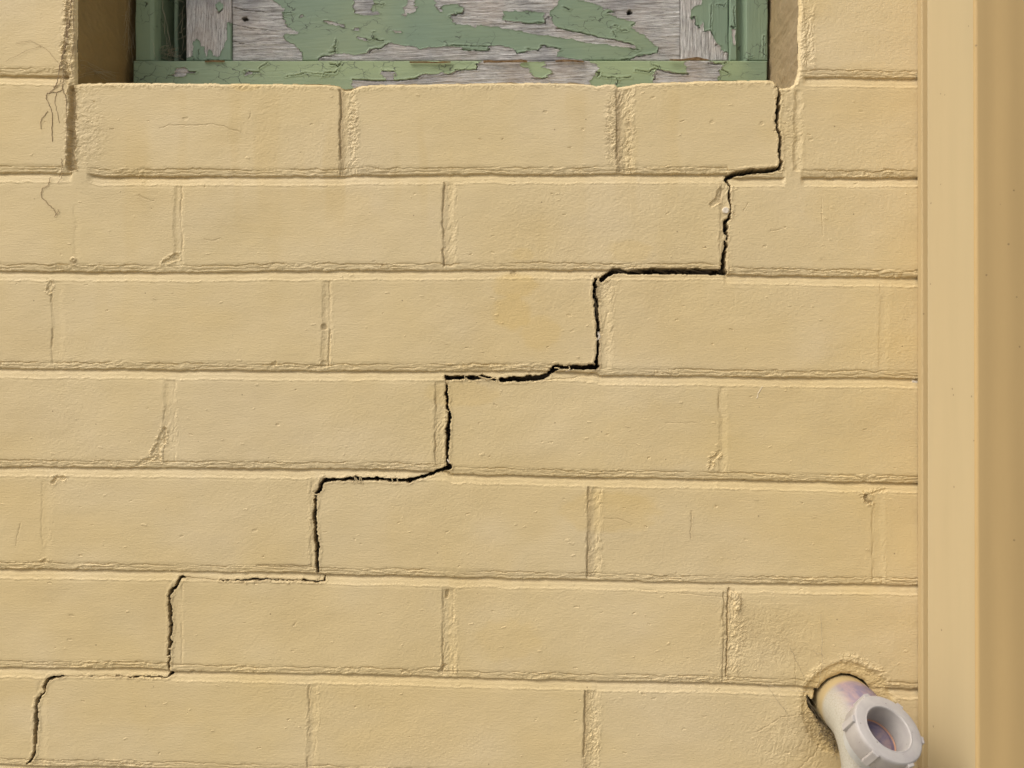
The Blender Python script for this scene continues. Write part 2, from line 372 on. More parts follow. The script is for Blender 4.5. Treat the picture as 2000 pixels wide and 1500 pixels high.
for pts in ([(312, 250, 1.4), (330, 244, 1.6), (375, 245, 1.6), (415, 243, 1.5), (435, 247, 2), (470, 258, 1.4)], [(400, 468, 1.4), (415, 470, 1.3), (430, 466, 1.4)],
            [(1300, 826, 1.0), (1360, 826, 1.0)],
            [(1180, 1012, 1.2), (1210, 1014, 1.3), (1235, 1025, 1.2)], [(30, 1065, 1.2), (36, 1035, 1.6), (40, 1022, 1.3)], [(1452, 412, 1.4), (1460, 396, 1.4)], [(1505, 451, 1.3), (1525, 448, 1.3)],
            [(1560, 1500, 3), (1590, 1475, 3), (1600, 1455, 4)], [(1553, 1280, 1.3), (1555, 1345, 1.3)], [(1480, 1430, 1.2), (1530, 1400, 1.3), (1570, 1395, 1.3)], [(270, 380, 2.4), (278, 386, 2.4), (300, 392, 1.6)], [(487, 232, 1.6), (490, 222, 1.3)],
            [(575, 1217, 4), (573, 1222, 4)], [(312, 1472, 4)] * 2, [(360, 232, 4), (366, 231, 4)], [(935, 826, 3.5)] * 2, [(970, 793, 4), (966, 790, 4)], [(1390, 238, 8)] * 2, [(1487, 240, 7)] * 2, [(1385, 1152, 2.2), (1396, 1152, 2.2)], [(1250, 1152, 1.5), (1450, 1170, 1.2)]):
    smear(pts, -.34, 2.4, .9, dirt_shade=.08)
# random pits, bumps and little torn spots
for k in range(420):
    x, y = rng.uniform(0, 1790), rng.uniform(165, 1495); r = rng.uniform(1.2, 2.6) * (1 if k % 9 else 1.7)
    a = rng.uniform(-.4, .4); l = rng.uniform(0, 7)
    smear([(x, y, r), (x + l * math.cos(a), y + l * math.sin(a), r)], rng.choice([-.35, -.5, .32, .25, .3]), 1.8, .4, dirt_shade=.12 if k % 13 == 0 else 0)
# ring of patching mortar round the waste pipe, and rubbed patches
w_ = win(1400, 1800, 1180, 1520)
d = np.hypot((U[w_] - 1655), (V[w_] - 1385) * 1.0) + jag[w_] * 1.3 + vn(U[w_], V[w_], 38, 34, 37) * 4
rk = .35 + .65 * ss(vn(U[w_], V[w_], 40, 30, 38) + .5)
H[w_] += rk * .55 * np.exp(-((d - 96) / 7) ** 2) * (V[w_] < 1395) + rk * (torn[w_] - .4) * .75 * np.exp(-((d - 97) / 9) ** 2) * (V[w_] < 1400)
H[w_] -= 1.2 * (1 - ss((d - 86) / 8)) ; STAIN[w_] += .45 * (1 - ss((d - 84) / 14)); H[w_] += (torn[w_] - .4) * .45 * (1 - ss((d - 84) / 10)); DIRT_SHADE[w_] += .16 * (1 - ss((d - 62) / 22)) * ss(vn(U[w_], V[w_], 15, 15, 104) + .6)
blot = ss(1.2 - np.hypot((U[w_] - 1500) / 120, (V[w_] - 1250) / 90)) + ss(1.3 - np.hypot((U[w_] - 1560) / 120, (V[w_] - 1450) / 80))
H[w_] += (torn[w_] * .5 + torn_v[w_] * .5) * .38 * blot
DIRT_SHADE[w_] += .13 * blot * ss(vn(U[w_], V[w_], 35, 28, 32) + .4) + .30 * ss(1.1 - np.hypot((U[w_] - 1590) / 45, (V[w_] - 1400) / 85))
# roughness at the brick ends near perpends with grime
for (cx, cy, rx, ry, k) in ((690, 250, 14, 80, .5), (1195, 250, 16, 80, .6), (1230, 260, 10, 80, .4), (165, 250, 50, 95, .24), (1545, 240, 20, 80, .25), (1440, 1240, 20, 90, .3), (1160, 1440, 14, 80, .4), (135, 90, 20, 110, .5), (1185, 560, 30, 40, .2)):
    w_ = win(cx - rx * 2, cx + rx * 2, cy - ry * 1.6, cy + ry * 1.6)
    f = ss(1.3 - np.hypot((U[w_] - cx) / rx, (V[w_] - cy) / ry))
    H[w_] += (torn[w_] - .4) * 1.0 * f * k * 1.6; DIRT_SHADE[w_] += f * k * .45 * ss(vn(U[w_], V[w_], 9, 9, 33) + .3)
# old yellowish stains in the paint
for (cx, cy, rx, ry, k) in ((1005, 560, 42, 24, .55), (1000, 610, 34, 34, .55), (1055, 650, 40, 30, .35), (1020, 497, 22, 12, .3), (1190, 1000, 90, 40, .45), (1630, 400, 60, 40, .12), (1230, 490, 40, 20, .3), (1300, 850, 120, 60, .2), (480, 168, 30, 10, .5), (990, 1250, 60, 40, .3), (900, 770, 70, 24, .4), (600, 420, 150, 50, .15), (1090, 90, 10, 10, 0), (1690, 650, 80, 70, .1), (350, 1350, 300, 60, .12)):
    w_ = win(cx - rx * 2, cx + rx * 2, cy - ry * 2, cy + ry * 2)
    STAIN[w_] += k * ss((1.25 - np.hypot((U[w_] - cx) / rx, (V[w_] - cy) / ry) + vn(U[w_], V[w_], 16, 12, 34) * .15) * 2.2)

# the stepped crack
CRACKS = [
 [(1519, 168, 1.5), (1521, 190, 4), (1520, 210, 5), (1517, 235, 6), (1518, 250, 2), (1523, 262, 4), (1525, 280, 6), (1522, 297, 5), (1525, 315, 6), (1523, 328, 7)],
 [(1523, 328, 6), (1500, 332, 9), (1470, 335, 10), (1440, 338, 8), (1420, 345, 7), (1418, 352, 3), (1425, 365, 2), (1424, 380, 2.6), (1427, 400, 2), (1427, 415, 1.6), (1423, 427, 4), (1417, 432, 7), (1417, 450, 5), (1420, 462, 2), (1417, 475, 5), (1416, 490, 5), (1414, 505, 7), (1413, 530, 9)],
 [(1413, 531, 11), (1380, 530, 10), (1340, 529, 11), (1280, 529, 11), (1240, 530, 9), (1225, 532, 4), (1213, 528, 8), (1200, 528, 9), (1187, 536, 8), (1176, 546, 8)],
 [(1164, 545, 4), (1162, 565, 6), (1164, 590, 7), (1166, 620, 6), (1168, 650, 5), (1168, 665, 3), (1167, 680, 5), (1166, 700, 4), (1165, 718, 7)],
 [(1165, 717, 7), (1140, 717, 7), (1115, 717, 9), (1100, 716, 5), (1085, 717, 8), (1072, 730, 8), (1060, 737, 9), (1030, 739, 9), (1000, 740, 9), (980, 742, 8)],
 [(968, 740, 2), (945, 736, 5), (915, 738, 8), (910, 736, 2), (905, 737, 6), (872, 737, 8)],
 [(872, 752, 2), (872, 770, 5), (874, 795, 4), (876, 803, 1.5), (877, 815, 6), (875, 840, 6), (874, 870, 6), (873, 895, 4), (872, 900, 2), (878, 912, 7)],
 [(878, 913, 8), (860, 918, 5), (840, 926, 5.5), (820, 932, 6), (800, 938, 8), (777, 939, 5), (740, 936, 5), (706, 935, 6)], [(702, 935, 5), (693, 935, 6)], [(688, 935, 5), (660, 937, 6), (630, 938, 7), (626, 950, 8), (621, 962, 7), (616, 965, 3), (617, 985, 6), (614, 1010, 6), (617, 1040, 6), (620, 1070, 7), (618, 1090, 6), (620, 1118, 3)],
 [(632, 1126, 3), (633, 1134, 4), (625, 1136, 2.4), (590, 1134, 2.6)], [(585, 1134, .9), (520, 1132, 1.6), (500, 1132, 4), (480, 1133, 6), (470, 1134, 2), (430, 1134, 1.6)], [(362, 1128, 1.6), (353, 1127, 3), (347, 1138, 7), (335, 1155, 7), (331, 1165, 3), (332, 1190, 6), (334, 1220, 6), (331, 1245, 4), (334, 1255, 5), (329, 1270, 4), (331, 1285, 4), (328, 1295, 4), (330, 1308, 3)],
 [(334, 1317, 7), (325, 1323, 2.6), (300, 1322, 3), (262, 1322, 2.4), (250, 1322, 1)], [(232, 1321, 2), (226, 1321, 1.5)], [(180, 1321, 1.6), (175, 1321, 1.6)],
 [(124, 1321, 1.2), (105, 1321, 3), (93, 1327, 7), (87, 1340, 6), (86, 1350, 3), (75, 1365, 4.5), (73, 1376, 4)], [(72, 1381, 4), (71, 1400, 5.5), (70, 1440, 5.5), (67, 1470, 5), (60, 1485, 4), (52, 1491, 1.6)],
 # hole beside the pipe
 [(1577, 1362, 6), (1583, 1372, 10)], [(1590, 1376, 22), (1602, 1386, 32), (1612, 1404, 24)], [(1598, 1350, 9), (1594, 1366, 8)],
]
for c_ in CRACKS:
    xs = [p[0] for p in c_]; ys = [p[1] for p in c_]
    w_ = win(min(xs) - 24, max(xs) + 24, min(ys) - 24, max(ys) + 24)
    wide = 1.0 if max(p[2] for p in c_) < 10 else .45
    uu = U[w_] + vn(U[w_], V[w_], 8, 9, 25) * 1.8 + vn(U[w_], V[w_], 3.1, 4.2, 26) * 1.3
    vv = V[w_] + vn(U[w_], V[w_], 9, 8, 27) * 1.5 * wide + vn(U[w_], V[w_], 4.2, 3.1, 28) * 1.1 * wide
    q = seg_dist(uu, vv, c_) - (-.45 if c_[0][1] > 1100 and max(p[1] for p in c_) - min(p[1] for p in c_) < 12 else .5) - .8 * vn(U[w_], V[w_], 15, 13, 35)
    H[w_] += (.30 * torn[w_] + .12) * np.exp(-((q - 3.4) / 2.3) ** 2)
    f = 1 - ss((q + .3) / .9 + .5)
    H[w_] = np.where(f > 0, np.minimum(H[w_], H[w_] * (1 - f) - (16 + 11 * vn(U[w_], V[w_], 24, 22, 36)) * f), H[w_])
    RAW[w_] = np.maximum(RAW[w_], ss(f * 2.0))
    DIRT_SHADE[w_] += .22 * np.exp(-((q - 1) / 4.0) ** 2) * ss(vn(U[w_], V[w_], 18, 18, 29) + .5)
for pts in ([(475, 1134, 1.2), (415, 1132, 1), (362, 1128, 1.2)], [(262, 1322, 1.2), (180, 1321, 1), (120, 1321, 1.2)], [(590, 1134, 1.4), (540, 1132, 1.2), (500, 1132, 1.4)], [(985, 743, 1.4), (968, 740, 1.4)], [(500, 1105, .8), (560, 1103, 1), (600, 1106, 1), (608, 1104, 1)], [(872, 738, 1.6), (872, 754, 1.4)]):
    w_, q_ = smear(pts, -.8, 1.5, 1.0, dirt_shade=.25, raw=.12)
for k in range(60):      # crumbled paint lips along the crack
    c_ = CRACKS[rng.randint(0, 12)]; p_ = c_[rng.randint(0, len(c_))]; a = rng.uniform(0, 6.28)
    smear([(p_[0] + 5 * math.cos(a), p_[1] + 5 * math.sin(a), rng.uniform(2, 6)), (p_[0] + 9 * math.cos(a + .4), p_[1] + 9 * math.sin(a + .4), 1)], rng.choice([-.7, -.5, .4]), 2, 1.2, dirt_shade=.1)
# flakes of old white filler caught in the crack
for pts in ([(1169, 648, 3), (1170, 658, 4), (1166, 664, 3)], [(1112, 722, 3), (1106, 726, 2)], [(876, 902, 4), (873, 898, 3)], [(1786, 745, 5), (1793, 746, 4)], [(1478, 778, 1.2), (1484, 762, 1.2), (1490, 756, 1)]):
    w_, q_ = smear(pts, .4, 1.6, .5); g = 1 - ss(q_ / 1.2 + .5); BARE[w_] = np.maximum(BARE[w_], g * .8)
    H[w_] = np.where(g > .3, np.maximum(H[w_], -1.5), H[w_]); RAW[w_] *= 1 - g
# pipe hole
w_ = win(1560, 1760, 1290, 1500)
hq = np.hypot(U[w_] - 1651, V[w_] - 1376) - 58.0 + jag[w_] * .7 - 3.5 * np.exp(-((U[w_] - 1600) / 12) ** 2 - ((V[w_] - 1395) / 22) ** 2)
H[w_] = np.where(hq < 0, -40, H[w_] - 1.2 * np.exp(-(hq / 4) ** 2)); RAW[w_] = np.maximum(RAW[w_], (hq < .6) * 1.)

# ragged window opening
TOP = [(100, 165), (148, 163), (170, 161), (300, 161), (500, 163), (640, 164), (660, 167), (672, 174.5), (686, 173), (705, 167), (735, 164), (900, 162), (1000, 160), (1100, 161), (1150, 163), (1165, 167), (1185, 163), (1200, 164), (1207, 170), (1222, 167), (1250, 161), (1300, 160), (1380, 157), (1450, 156), (1500, 155), (1511, 158), (1520, 168), (1530, 172), (1545, 170), (1556, 160), (1562, 150), (1600, 145)]
OT = -1300.0
vtop = np.interp(ua, [p[0] for p in TOP], [p[1] for p in TOP]) + vn(ua, ua * 0, 14, 9, 61) * .8 + vn(ua, ua * 0, 5, 9, 62) * .5
UL = 149 + vn(va * 0, va, 9, 40, 63) * 1.3; UR = 1561 + vn(va * 0, va, 9, 40, 64) * 1.5 + vn(va * 0, va, 9, 9, 65) * .8
UR = np.where(va > 140, UR - (va - 140) * .35, UR)
e = np.minimum(np.minimum(vtop[None, :] - V, V - OT), np.minimum(U - UL[:, None], UR[:, None] - U))   # >0 inside
w_ = (slice(None), slice(None))
H -= 2.4 * np.clip(1 + e / 6.5, 0, 1) ** 2 * (e > -6.5)
H += (torn - .4) * .5 * np.exp(-((e + 6) / 6) ** 2)
opening = e > 0
keep = ~(opening[1:, 1:] & opening[:-1, :-1] & opening[1:, :-1] & opening[:-1, 1:])
X, Z = P(U, V)
big = vn(U + V * .3, V, 260, 150, 39) * .6 + vn(U, V, 90, 60, 40) * .4
STAIN += .28 * ss(big * 1.4 + .2) + .25 * ss((160 - U) / 200)
streak = ss(vn(U + vn(U, V, 60, 60, 41) * 5, V, 26, 260, 42) * 1.5 - .25) * ss((V - 160) / 30) * (1 - ss((V - 300) / 420)) * (U > 130) * (U < 1560)
STAIN += .25 * streak; DIRT_SHADE += .045 * streak + .05 * ss(-vn(U, V, 120, 80, 43) * 1.5 - .2)
DIRT_SHADE = np.clip(DIRT_SHADE, 0, .85)
wall = grid_obj('brick_wall', X, -H / 1000.0, Z, keep, dict(dirt_shade=DIRT_SHADE, raw=RAW, stain=np.clip(STAIN, 0, 1), bare=BARE), M_WALL)
tag(wall, 'cream painted brick wall with a black stepped crack running through its joints', 'wall')

# reveals of the opening (sides, lintel underside, ledge), leaving the ragged face edge and running back
ED = 0.135
def reveal(name, line_px, mat, seed, normal):
    n = len(line_px); dep = np.linspace(.0022, ED, 70)
    px = np.array(line_px, float); x, z = P(px[:, 0], px[:, 1])
    A, B = np.meshgrid(dep, np.arange(n) * 1.0)
    s_ = (vn(A * 2200, B * 2, 60, 40, seed) * .8 + vn(A * 2200, B * 2, 9, 7, seed + 1) * .25 + vn(A * 2200, B * 2, 22, 17, seed + 2) * .35) / 1000
    Xr = x[:, None] + normal[0] * s_; Zr = z[:, None] + normal[1] * s_
    return grid_obj(name, Xr, A, Zr, None, None, mat, wall, smooth=False)
vv_ = np.concatenate([np.linspace(OT, -40, 60), np.arange(-38, 175, 2.)])
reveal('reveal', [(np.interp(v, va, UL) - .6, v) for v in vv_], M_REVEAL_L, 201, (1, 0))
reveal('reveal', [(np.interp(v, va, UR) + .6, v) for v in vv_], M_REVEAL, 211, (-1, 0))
uu_ = np.arange(146, 1566, 2.)
reveal('ledge', [(u, np.interp(u, ua, vtop) + .6) for u in uu_], M_WALL, 221, (0, 1))
reveal('lintel_underside', [(u, OT) for u in np.linspace(140, 1570, 60)], M_WALL, 231, (0, -1))
# unseen slab added behind the wall to stop sky light leaking through
def box(name, x0, x1, y0, y1, z0, z1, mat, parent=None, bev=0):
    v = [(x, y, z) for x in (x0, x1) for y in (y0, y1) for z in (z0, z1)]
    f = [(0, 1, 3, 2), (4, 6, 7, 5), (0, 4, 5, 1), (2, 3, 7, 6), (0, 2, 6, 4), (1, 5, 7, 3)]
    o = mesh_obj(name, v, f, mat, parent, False)
    if bev:
        b = o.modifiers.new('bevel', 'BEVEL'); b.width = bev; b.segments = 3
    return o
M_DARK, t, b = mat_new('dark_slab', .9, .1); t.links.new(ramp(t, noise(t, coords(t), 40), [(0, (.02, .018, .015)), (1, (.05, .045, .04))]), b.inputs['Base Color'])
xa, za = P(-1490, 900); xb, zb = P(2990, 900)
box('light_stop', float(xa), float(xb), .18, .28, -.05, 2.2, M_DARK, wall)

# ------------------------------------------------------------------ window
def make_paint(name, green, vertical):
    m, t, b = mat_new(name, .5, .3)
    sc = (1, 1, 14) if not vertical else (14, 1, 1)
    vg = coords(t, sc); v = coords(t)
    g = noise(t, vg, 62, 8, .72, .25); g2 = noise(t, v, 26, 4, .6); g3 = noise(t, vg, 190, 4, .8, .1)
    wood = ramp(t, g, [(.30, (.08, .075, .07)), (.40, (.27, .257, .24)), (.52, (.45, .43, .40)), (.64, (.66, .64, .61))])
    wood = mix(t, ramp(t, g2, [(.42, 0.), (.62, .55)]), wood, mix(t, .5, wood, (.44, .335, .26)))
    wood = mix(t, ramp(t, noise(t, v, 17, 3, .5), [(.5, 0.), (.66, .5)]), wood, (.17, .17, .18))
    wood = mix(t, ramp(t, g3, [(.33, .9), (.45, 0.)]), wood, (.05, .042, .04))
    gr = mix(t, ramp(t, noise(t, v, 9, 3, .5), [(.35, 0.), (.7, 1.)]), green, tuple(x * y for x, y in zip(green, (1.25, 1.12, .98))))
    gr = mix(t, ramp(t, noise(t, vg, 30, 4, .6), [(.45, 0.), (.8, .4)]), gr, tuple(x * .8 for x in green))
    gr = mix(t, attr(t, 'sun'), gr, (.285, .345, .185))  # this weight mixes in a lighter, yellower green
    vc = N(t, 'ShaderNodeTexVoronoi', feature='DISTANCE_TO_EDGE'); vc.inputs['Scale'].default_value = 60
    wv = N(t, 'ShaderNodeMapping'); wv.inputs['Scale'].default_value = (1, 1, 2.2) if not vertical else (2.2, 1, 1)
    wn = N(t, 'ShaderNodeTexNoise'); wn.inputs['Scale'].default_value = 90; t.links.new(v, wn.inputs['Vector'])
    wa = N(t, 'ShaderNodeVectorMath', operation='MULTIPLY_ADD'); wa.inputs[1].default_value = (.014, .014, .014)
    t.links.new(wn.outputs['Color'], wa.inputs[0]); t.links.new(v, wa.inputs[2]); t.links.new(wa.outputs[0], wv.inputs[0]); t.links.new(wv.outputs[0], vc.inputs['Vector'])
    ckl = math_(t, 'MULTIPLY', math_(t, 'LESS_THAN', vc.outputs['Distance'], .022), ramp(t, noise(t, v, 34, 3), [(.50, 0.), (.58, .75)]))
    gr = mix(t, ckl, gr, (.05, .055, .04))
    c = mix(t, math_(t, 'GREATER_THAN', attr(t, 'paint'), .5), wood, gr)
    c = mix(t, attr(t, 'gap'), c, (.02, .018, .015))
    t.links.new(c, b.inputs['Base Color'])
    bump(t, b, math_(t, 'MULTIPLY', math_(t, 'ADD', g3, g), math_(t, 'SUBTRACT', 1.15, attr(t, 'paint'))), .8, .0008)
    return m
GREEN = (.172, .235, .160)
M_GH = make_paint('peeling_green_paint', GREEN, False); M_GV = make_paint('peeling_green_paint_upright', GREEN, True)
win_o = empty('timber_window', P3(880, 170, .09))
tag(win_o, 'boarded timber window with peeling green paint above the cracked sill bricks', 'window')
def slab(name, u0, u1, v0, v1, y, thick, mat, wood=(), green=(), base_green=True, cracks=(), vertical=False, holes=(), profile=None, seed=300, sun=None, edge_wob=.6, depth_noise=1.):
    st = 1.15
    vs = [(v0, -20, 14)] if v0 < -40 else []
    ax = axis([(u0, u1, st)]); ay = axis(vs + [(max(v0, -20) if v0 < -40 else v0, v1, st)])
    ax = np.concatenate([[u0, u0], ax, [u1, u1]]); ay = np.concatenate([[v0, v0], ay, [v1, v1]])
    U_, V_ = np.meshgrid(ax, ay)
    jx = vn(U_, V_, 7, 5, seed) * 1.6 + vn(U_, V_, 3, 2.5, seed + 1) * 1.0; jy = vn(U_, V_, 8, 6, seed + 2) * 1.3 + vn(U_, V_, 3, 2.5, seed + 3) * .7
    if vertical: jx *= .7; jy = jy * 2.0
    else: jx *= 1.5; jy *= .75
    st_ = np.random.RandomState(seed + 77).rand(64, 64) * 2 - 1
    a_, b_ = (9, 3.4) if not vertical else (3.4, 9)
    blk = st_[(np.floor((V_ + 2000) / b_)).astype(int) % 64, (np.floor((U_ + 2000 + jx * 2) / a_)).astype(int) % 64]
    jx = jx + blk * (2.6 if not vertical else .8); jy = jy + np.roll(blk, 7, 1) * (.9 if not vertical else 2.6)
    Uw, Vw = U_ + jx, V_ + jy
    g = np.full(U_.shape, base_green)
    for pl in wood: g &= ~inpoly(Uw, Vw, pl)
    for pl in green: g |= inpoly(Uw, Vw, pl)
    gf = g.astype(np.float32)
    for _ in range(1):
        k = gf.copy(); k[1:-1, 1:-1] = (gf[1:-1, 1:-1] * 2 + gf[:-2, 1:-1] + gf[2:, 1:-1] + gf[1:-1, :-2] + gf[1:-1, 2:]) / 6; gs = k
    k = gs.copy()
    for _ in range(4): k[1:-1, 1:-1] = (k[1:-1, 1:-1] + k[:-2, 1:-1] + k[2:, 1:-1] + k[1:-1, :-2] + k[1:-1, 2:]) / 5
    curl = np.clip(1 - k, 0, 1) * gf * (.5 + .5 * vn(U_, V_, 20, 14, seed + 9)) * 2.2
    if vertical: gr_ = vn(U_, V_, 2.6, 46, seed + 4) * .6 + vn(U_, V_, 5, 90, seed + 5) * .5 + vn(U_, V_, 1.7, 22, seed + 8) * .4
    else: gr_ = vn(U_, V_ + U_ * .06, 46, 2.6, seed + 4) * .6 + vn(U_, V_ + U_ * .05, 90, 5, seed + 5) * .5 + vn(U_, V_, 22, 1.7, seed + 8) * .4
    h = gr_ * np.where(g, .06, .42) + vn(U_, V_, 60, 40, seed + 6) * .35 * depth_noise + gf * .40 + curl * .6
    gap = np.zeros(U_.shape, np.float32)
    for c_ in cracks:
        q = seg_dist(U_ + jx * .7, V_ + jy * .7, c_) + .25; f = 1 - ss(q / 1.0 + .5)
        h -= f * 1.0; h += .35 * np.exp(-((q - 2.2) / 1.6) ** 2); gap = np.maximum(gap, f * .85)
    for (hx, hy, hr) in holes:
        q = np.hypot(Uw - hx, Vw - hy) - hr; f = 1 - ss(q / 1.2 + .5); h -= f * 5; gap = np.maximum(gap, f)
    if profile is not None: h = h + np.interp(U_, [p[0] for p in profile], [p[1] for p in profile])
    ed = np.minimum(np.minimum(U_ - u0, u1 - U_), np.minimum(V_ - v0, v1 - V_)); h -= 1.2 * np.clip(1 - ed / 2.5, 0, 1) ** 2
    Xs, Zs = P(U_ + vn(U_ * 0, V_, 9, 30, seed + 7) * edge_wob * (np.minimum(U_ - u0, u1 - U_) < 3), V_, y)
    Y = y - h / 1000
    Y[0, :] = Y[-1, :] = y + thick; Y[:, 0] = Y[:, -1] = y + thick
    sn = np.zeros(U_.shape, np.float32) if sun is None else sun(U_, V_).astype(np.float32)
    return grid_obj(name, Xs, Y, Zs, None, dict(paint=gs, gap=gap, sun=sn), mat, win_o)

W1 = [(440, -20), (528, -20), (530, 0), (540, 5), (552, 14), (556, 20), (553, 30), (560, 50), (566, 55), (582, 62), (577, 68), (562, 65), (551, 70), (556, 78), (576, 88), (587, 98), (591, 110), (588, 125), (440, 125)]
W2 = [(690, -12), (689, 15), (692, 25), (705, 28), (722, 30), (738, 30), (745, 26), (740, 23), (730, 25), (727, 15), (731, 10), (729, -4)]
W3 = [(797, -8), (795, 5), (792, 12), (788, 22), (788, 30), (793, 34), (797, 26), (810, 24), (812, 15), (809, 5), (812, -8)]
W4 = [(850, -60), (850, 10), (857, 22), (862, 22), (864, 12), (880, 7), (895, 8), (905, 18), (906, 24), (895, 27), (880, 31), (885, 42), (892, 47), (910, 48), (922, 50), (930, 55), (936, 50), (950, 51), (1000, 57), (1015, 60), (1040, 67), (1090, 72), (1115, 76), (1140, 83), (1180, 87), (1240, 95), (1236, 88), (1200, 78), (1180, 75), (1150, 70), (1120, 62), (1100, 60), (1085, 53), (1080, 45), (1073, 30), (1072, 22), (1085, 12), (1092, 0), (1090, -60)]
G1 = [(985, 22), (1030, 22), (1066, 26), (1061, 35), (1066, 45), (1050, 47), (1030, 46), (1000, 42), (980, 40)]
W5 = [(1125, -60), (1130, 0), (1165, 8), (1185, 18), (1202, 22), (1188, 27), (1215, 38), (1240, 42), (1242, 50), (1235, 55), (1250, 65), (1265, 77), (1285, 92), (1288, 98), (1283, 105), (1260, 108), (1240, 110), (1228, 125), (1340, 125), (1340, -60)]
W6 = [(620, 125), (622, 116), (632, 109), (645, 108), (655, 105), (675, 105), (690, 108), (710, 107), (722, 100), (724, 96), (745, 95), (750, 88), (760, 83), (775, 86), (790, 90), (820, 95), (840, 93), (870, 90), (900, 92), (902, 98), (925, 100), (953, 99), (956, 90), (980, 89), (995, 93), (1002, 97), (1008, 104), (1020, 103), (1028, 99), (1052, 100), (1057, 90), (1062, 89), (1092, 97), (1088, 110), (1105, 114), (1140, 118), (1140, 125)]
W7 = [[(632, 40), (650, 42), (675, 50), (672, 53), (660, 50), (640, 46)], [(690, 52), (701, 54), (700, 62), (690, 60)], [(766, 60), (780, 61), (786, 65), (772, 64)], [(695, 71), (712, 75), (722, 81), (712, 80), (700, 76)], [(584, 28), (592, 29), (597, 32), (590, 35), (585, 34)], [(500, -60), (520, -40), (500, -20), (470, -30)]]
BC = [[(657, 78, .8), (654, 88, 1.4), (650, 92, 1), (657, 95, 1.2), (655, 102, 1.6), (643, 103, 1.2)], [(729, 63, .8), (730, 74, 1.6), (737, 80, 1.6), (750, 80, 1)], [(733, 74, 1), (724, 80, 1), (712, 76, .8)], [(620, 118, 1.4), (632, 109, 1.6), (645, 111, 1.4), (652, 108, 1.2)],
      [(880, 31, 1.6), (890, 30, 1.8), (893, 26, 2), (904, 27, 2), (907, 22, 1.4)], [(1066, 46, 2), (1066, 37, 2), (1071, 34, 1.6)], [(985, 42, 1.2), (1000, 44, 1), (1040, 47, 1.6), (1052, 44, 1.4), (1064, 46, 1.4)], [(1100, 14, 1.2), (1113, 19, 1.8)], [(1185, 27, 1.2), (1188, 24, 1.8), (1200, 23, 1.6)], [(1085, 55, 1.4), (1120, 62, 1.8), (1145, 67, 1.6), (1170, 74, 1.4), (1200, 79, 1.8), (1236, 88, 1.2)],
      [(1212, 118, 1.6), (1232, 116, 1.8), (1247, 109, 1.8), (1262, 109, 1.8), (1284, 104, 1.8), (1288, 95, 1.2)], [(1200, 50, .8), (1208, 52, 1), (1202, 60, .8)], [(1210, 60, 1.2), (1224, 60, 1.2)], [(1196, 62, .8), (1201, 70, 1), (1200, 76, .8)],
      [(870, 89, 1.), (955, 91, 1.)], [(900, 97, 1.4), (952, 100, 1.6), (957, 90, 1.2)], [(1005, 100, 1.5), (1010, 105, 1.8), (1028, 101, 1.8)], [(1028, 96, 1.2), (1052, 100, 1.6), (1058, 89, 1.4), (1096, 97, 1.2)], [(722, 104, 1.2), (725, 97, 1.6), (745, 95, 1.6), (751, 88, 1.4), (760, 84, 1.2)], [(730, 8, 1), (745, 10, 1.2), (749, 7, 1.)], [(1235, 52, 1), (1241, 46, 1.2)], [(556, 26, 1), (570, 26, 1)], [(452, 15, 1.6), (480, 20, 1.2), (520, 24, .8)], [(452, 48, 1.2), (490, 55, 1), (540, 60, .8)], [(452, 80, 1.8), (478, 86, 1.2)], [(1230, 95, 1.3), (1246, 99, 1)]]
slab('board', 453, 1329, OT, 119, .088, .02, M_GH, [W1, W2, W3, W4, W5, W6] + W7, [G1], True, BC, holes=[(479, 38, 4.5), (1231, 24, 5)], seed=300)
S1 = [(356, 122), (360, 112), (377, 110), (378, 84), (385, 79), (392, 84), (394, 92), (400, 90), (402, 112), (408, 98), (415, 97), (417, 107), (425, 114), (432, 102), (438, 95), (440, 85), (445, 78), (443, 60), (445, 47), (460, 45), (460, 125), (356, 125)]
S2 = [(421, 10), (430, 7), (437, 10), (436, 18), (427, 26), (422, 18)]
slab('stile', 363, 452.2, OT, 119, .086, .03, M_GV, [], [S1, S2], False, [[(388, 98, 1), (388, 119, 1)], [(378, 110, 1), (378, 119, 1.2)], [(363, 111, 1), (377, 112, 1)], [(422, 18, 1.4), (427, 27, 1.8), (436, 18, 1.6)], [(400, 119, 2), (420, 118, 2.2), (438, 119, 1.8)]], True, seed=320)
S3 = [(1350, 19), (1358, 10), (1370, 5), (1372, -60), (1430, -60), (1430, 104), (1412, 101), (1405, 90), (1398, 84), (1392, 68), (1385, 60), (1375, 63), (1373, 44), (1365, 53), (1358, 50), (1357, 36), (1348, 34)]
slab('stile', 1330, 1423, OT, 119, .086, .03, M_GV, [[(1374, 16), (1379, 14), (1380, 30), (1376, 36), (1373, 28)]], [S3], False, [[(1350, 34, 1.4), (1357, 35, 1.6), (1359, 50, 1.4), (1366, 52, 1.6)], [(1400, 12, 1), (1408, 10, 1.2), (1414, 13, 1.2), (1418, 8, 1)], [(1390, 10, .9), (1388, 60, .9)], [(1374, 62, 1.4), (1386, 59, 1.4), (1393, 68, 1.4)], [(1397, 88, 1.4), (1405, 88, 1)], [(1412, 102, 1.2), (1420, 103, 1.2)]], True, seed=340)
prof = [(1424.5, -1), (1427, 0), (1438, 0), (1442, -5), (1450, -7), (1455, -3), (1458, 0), (1500, 0)]
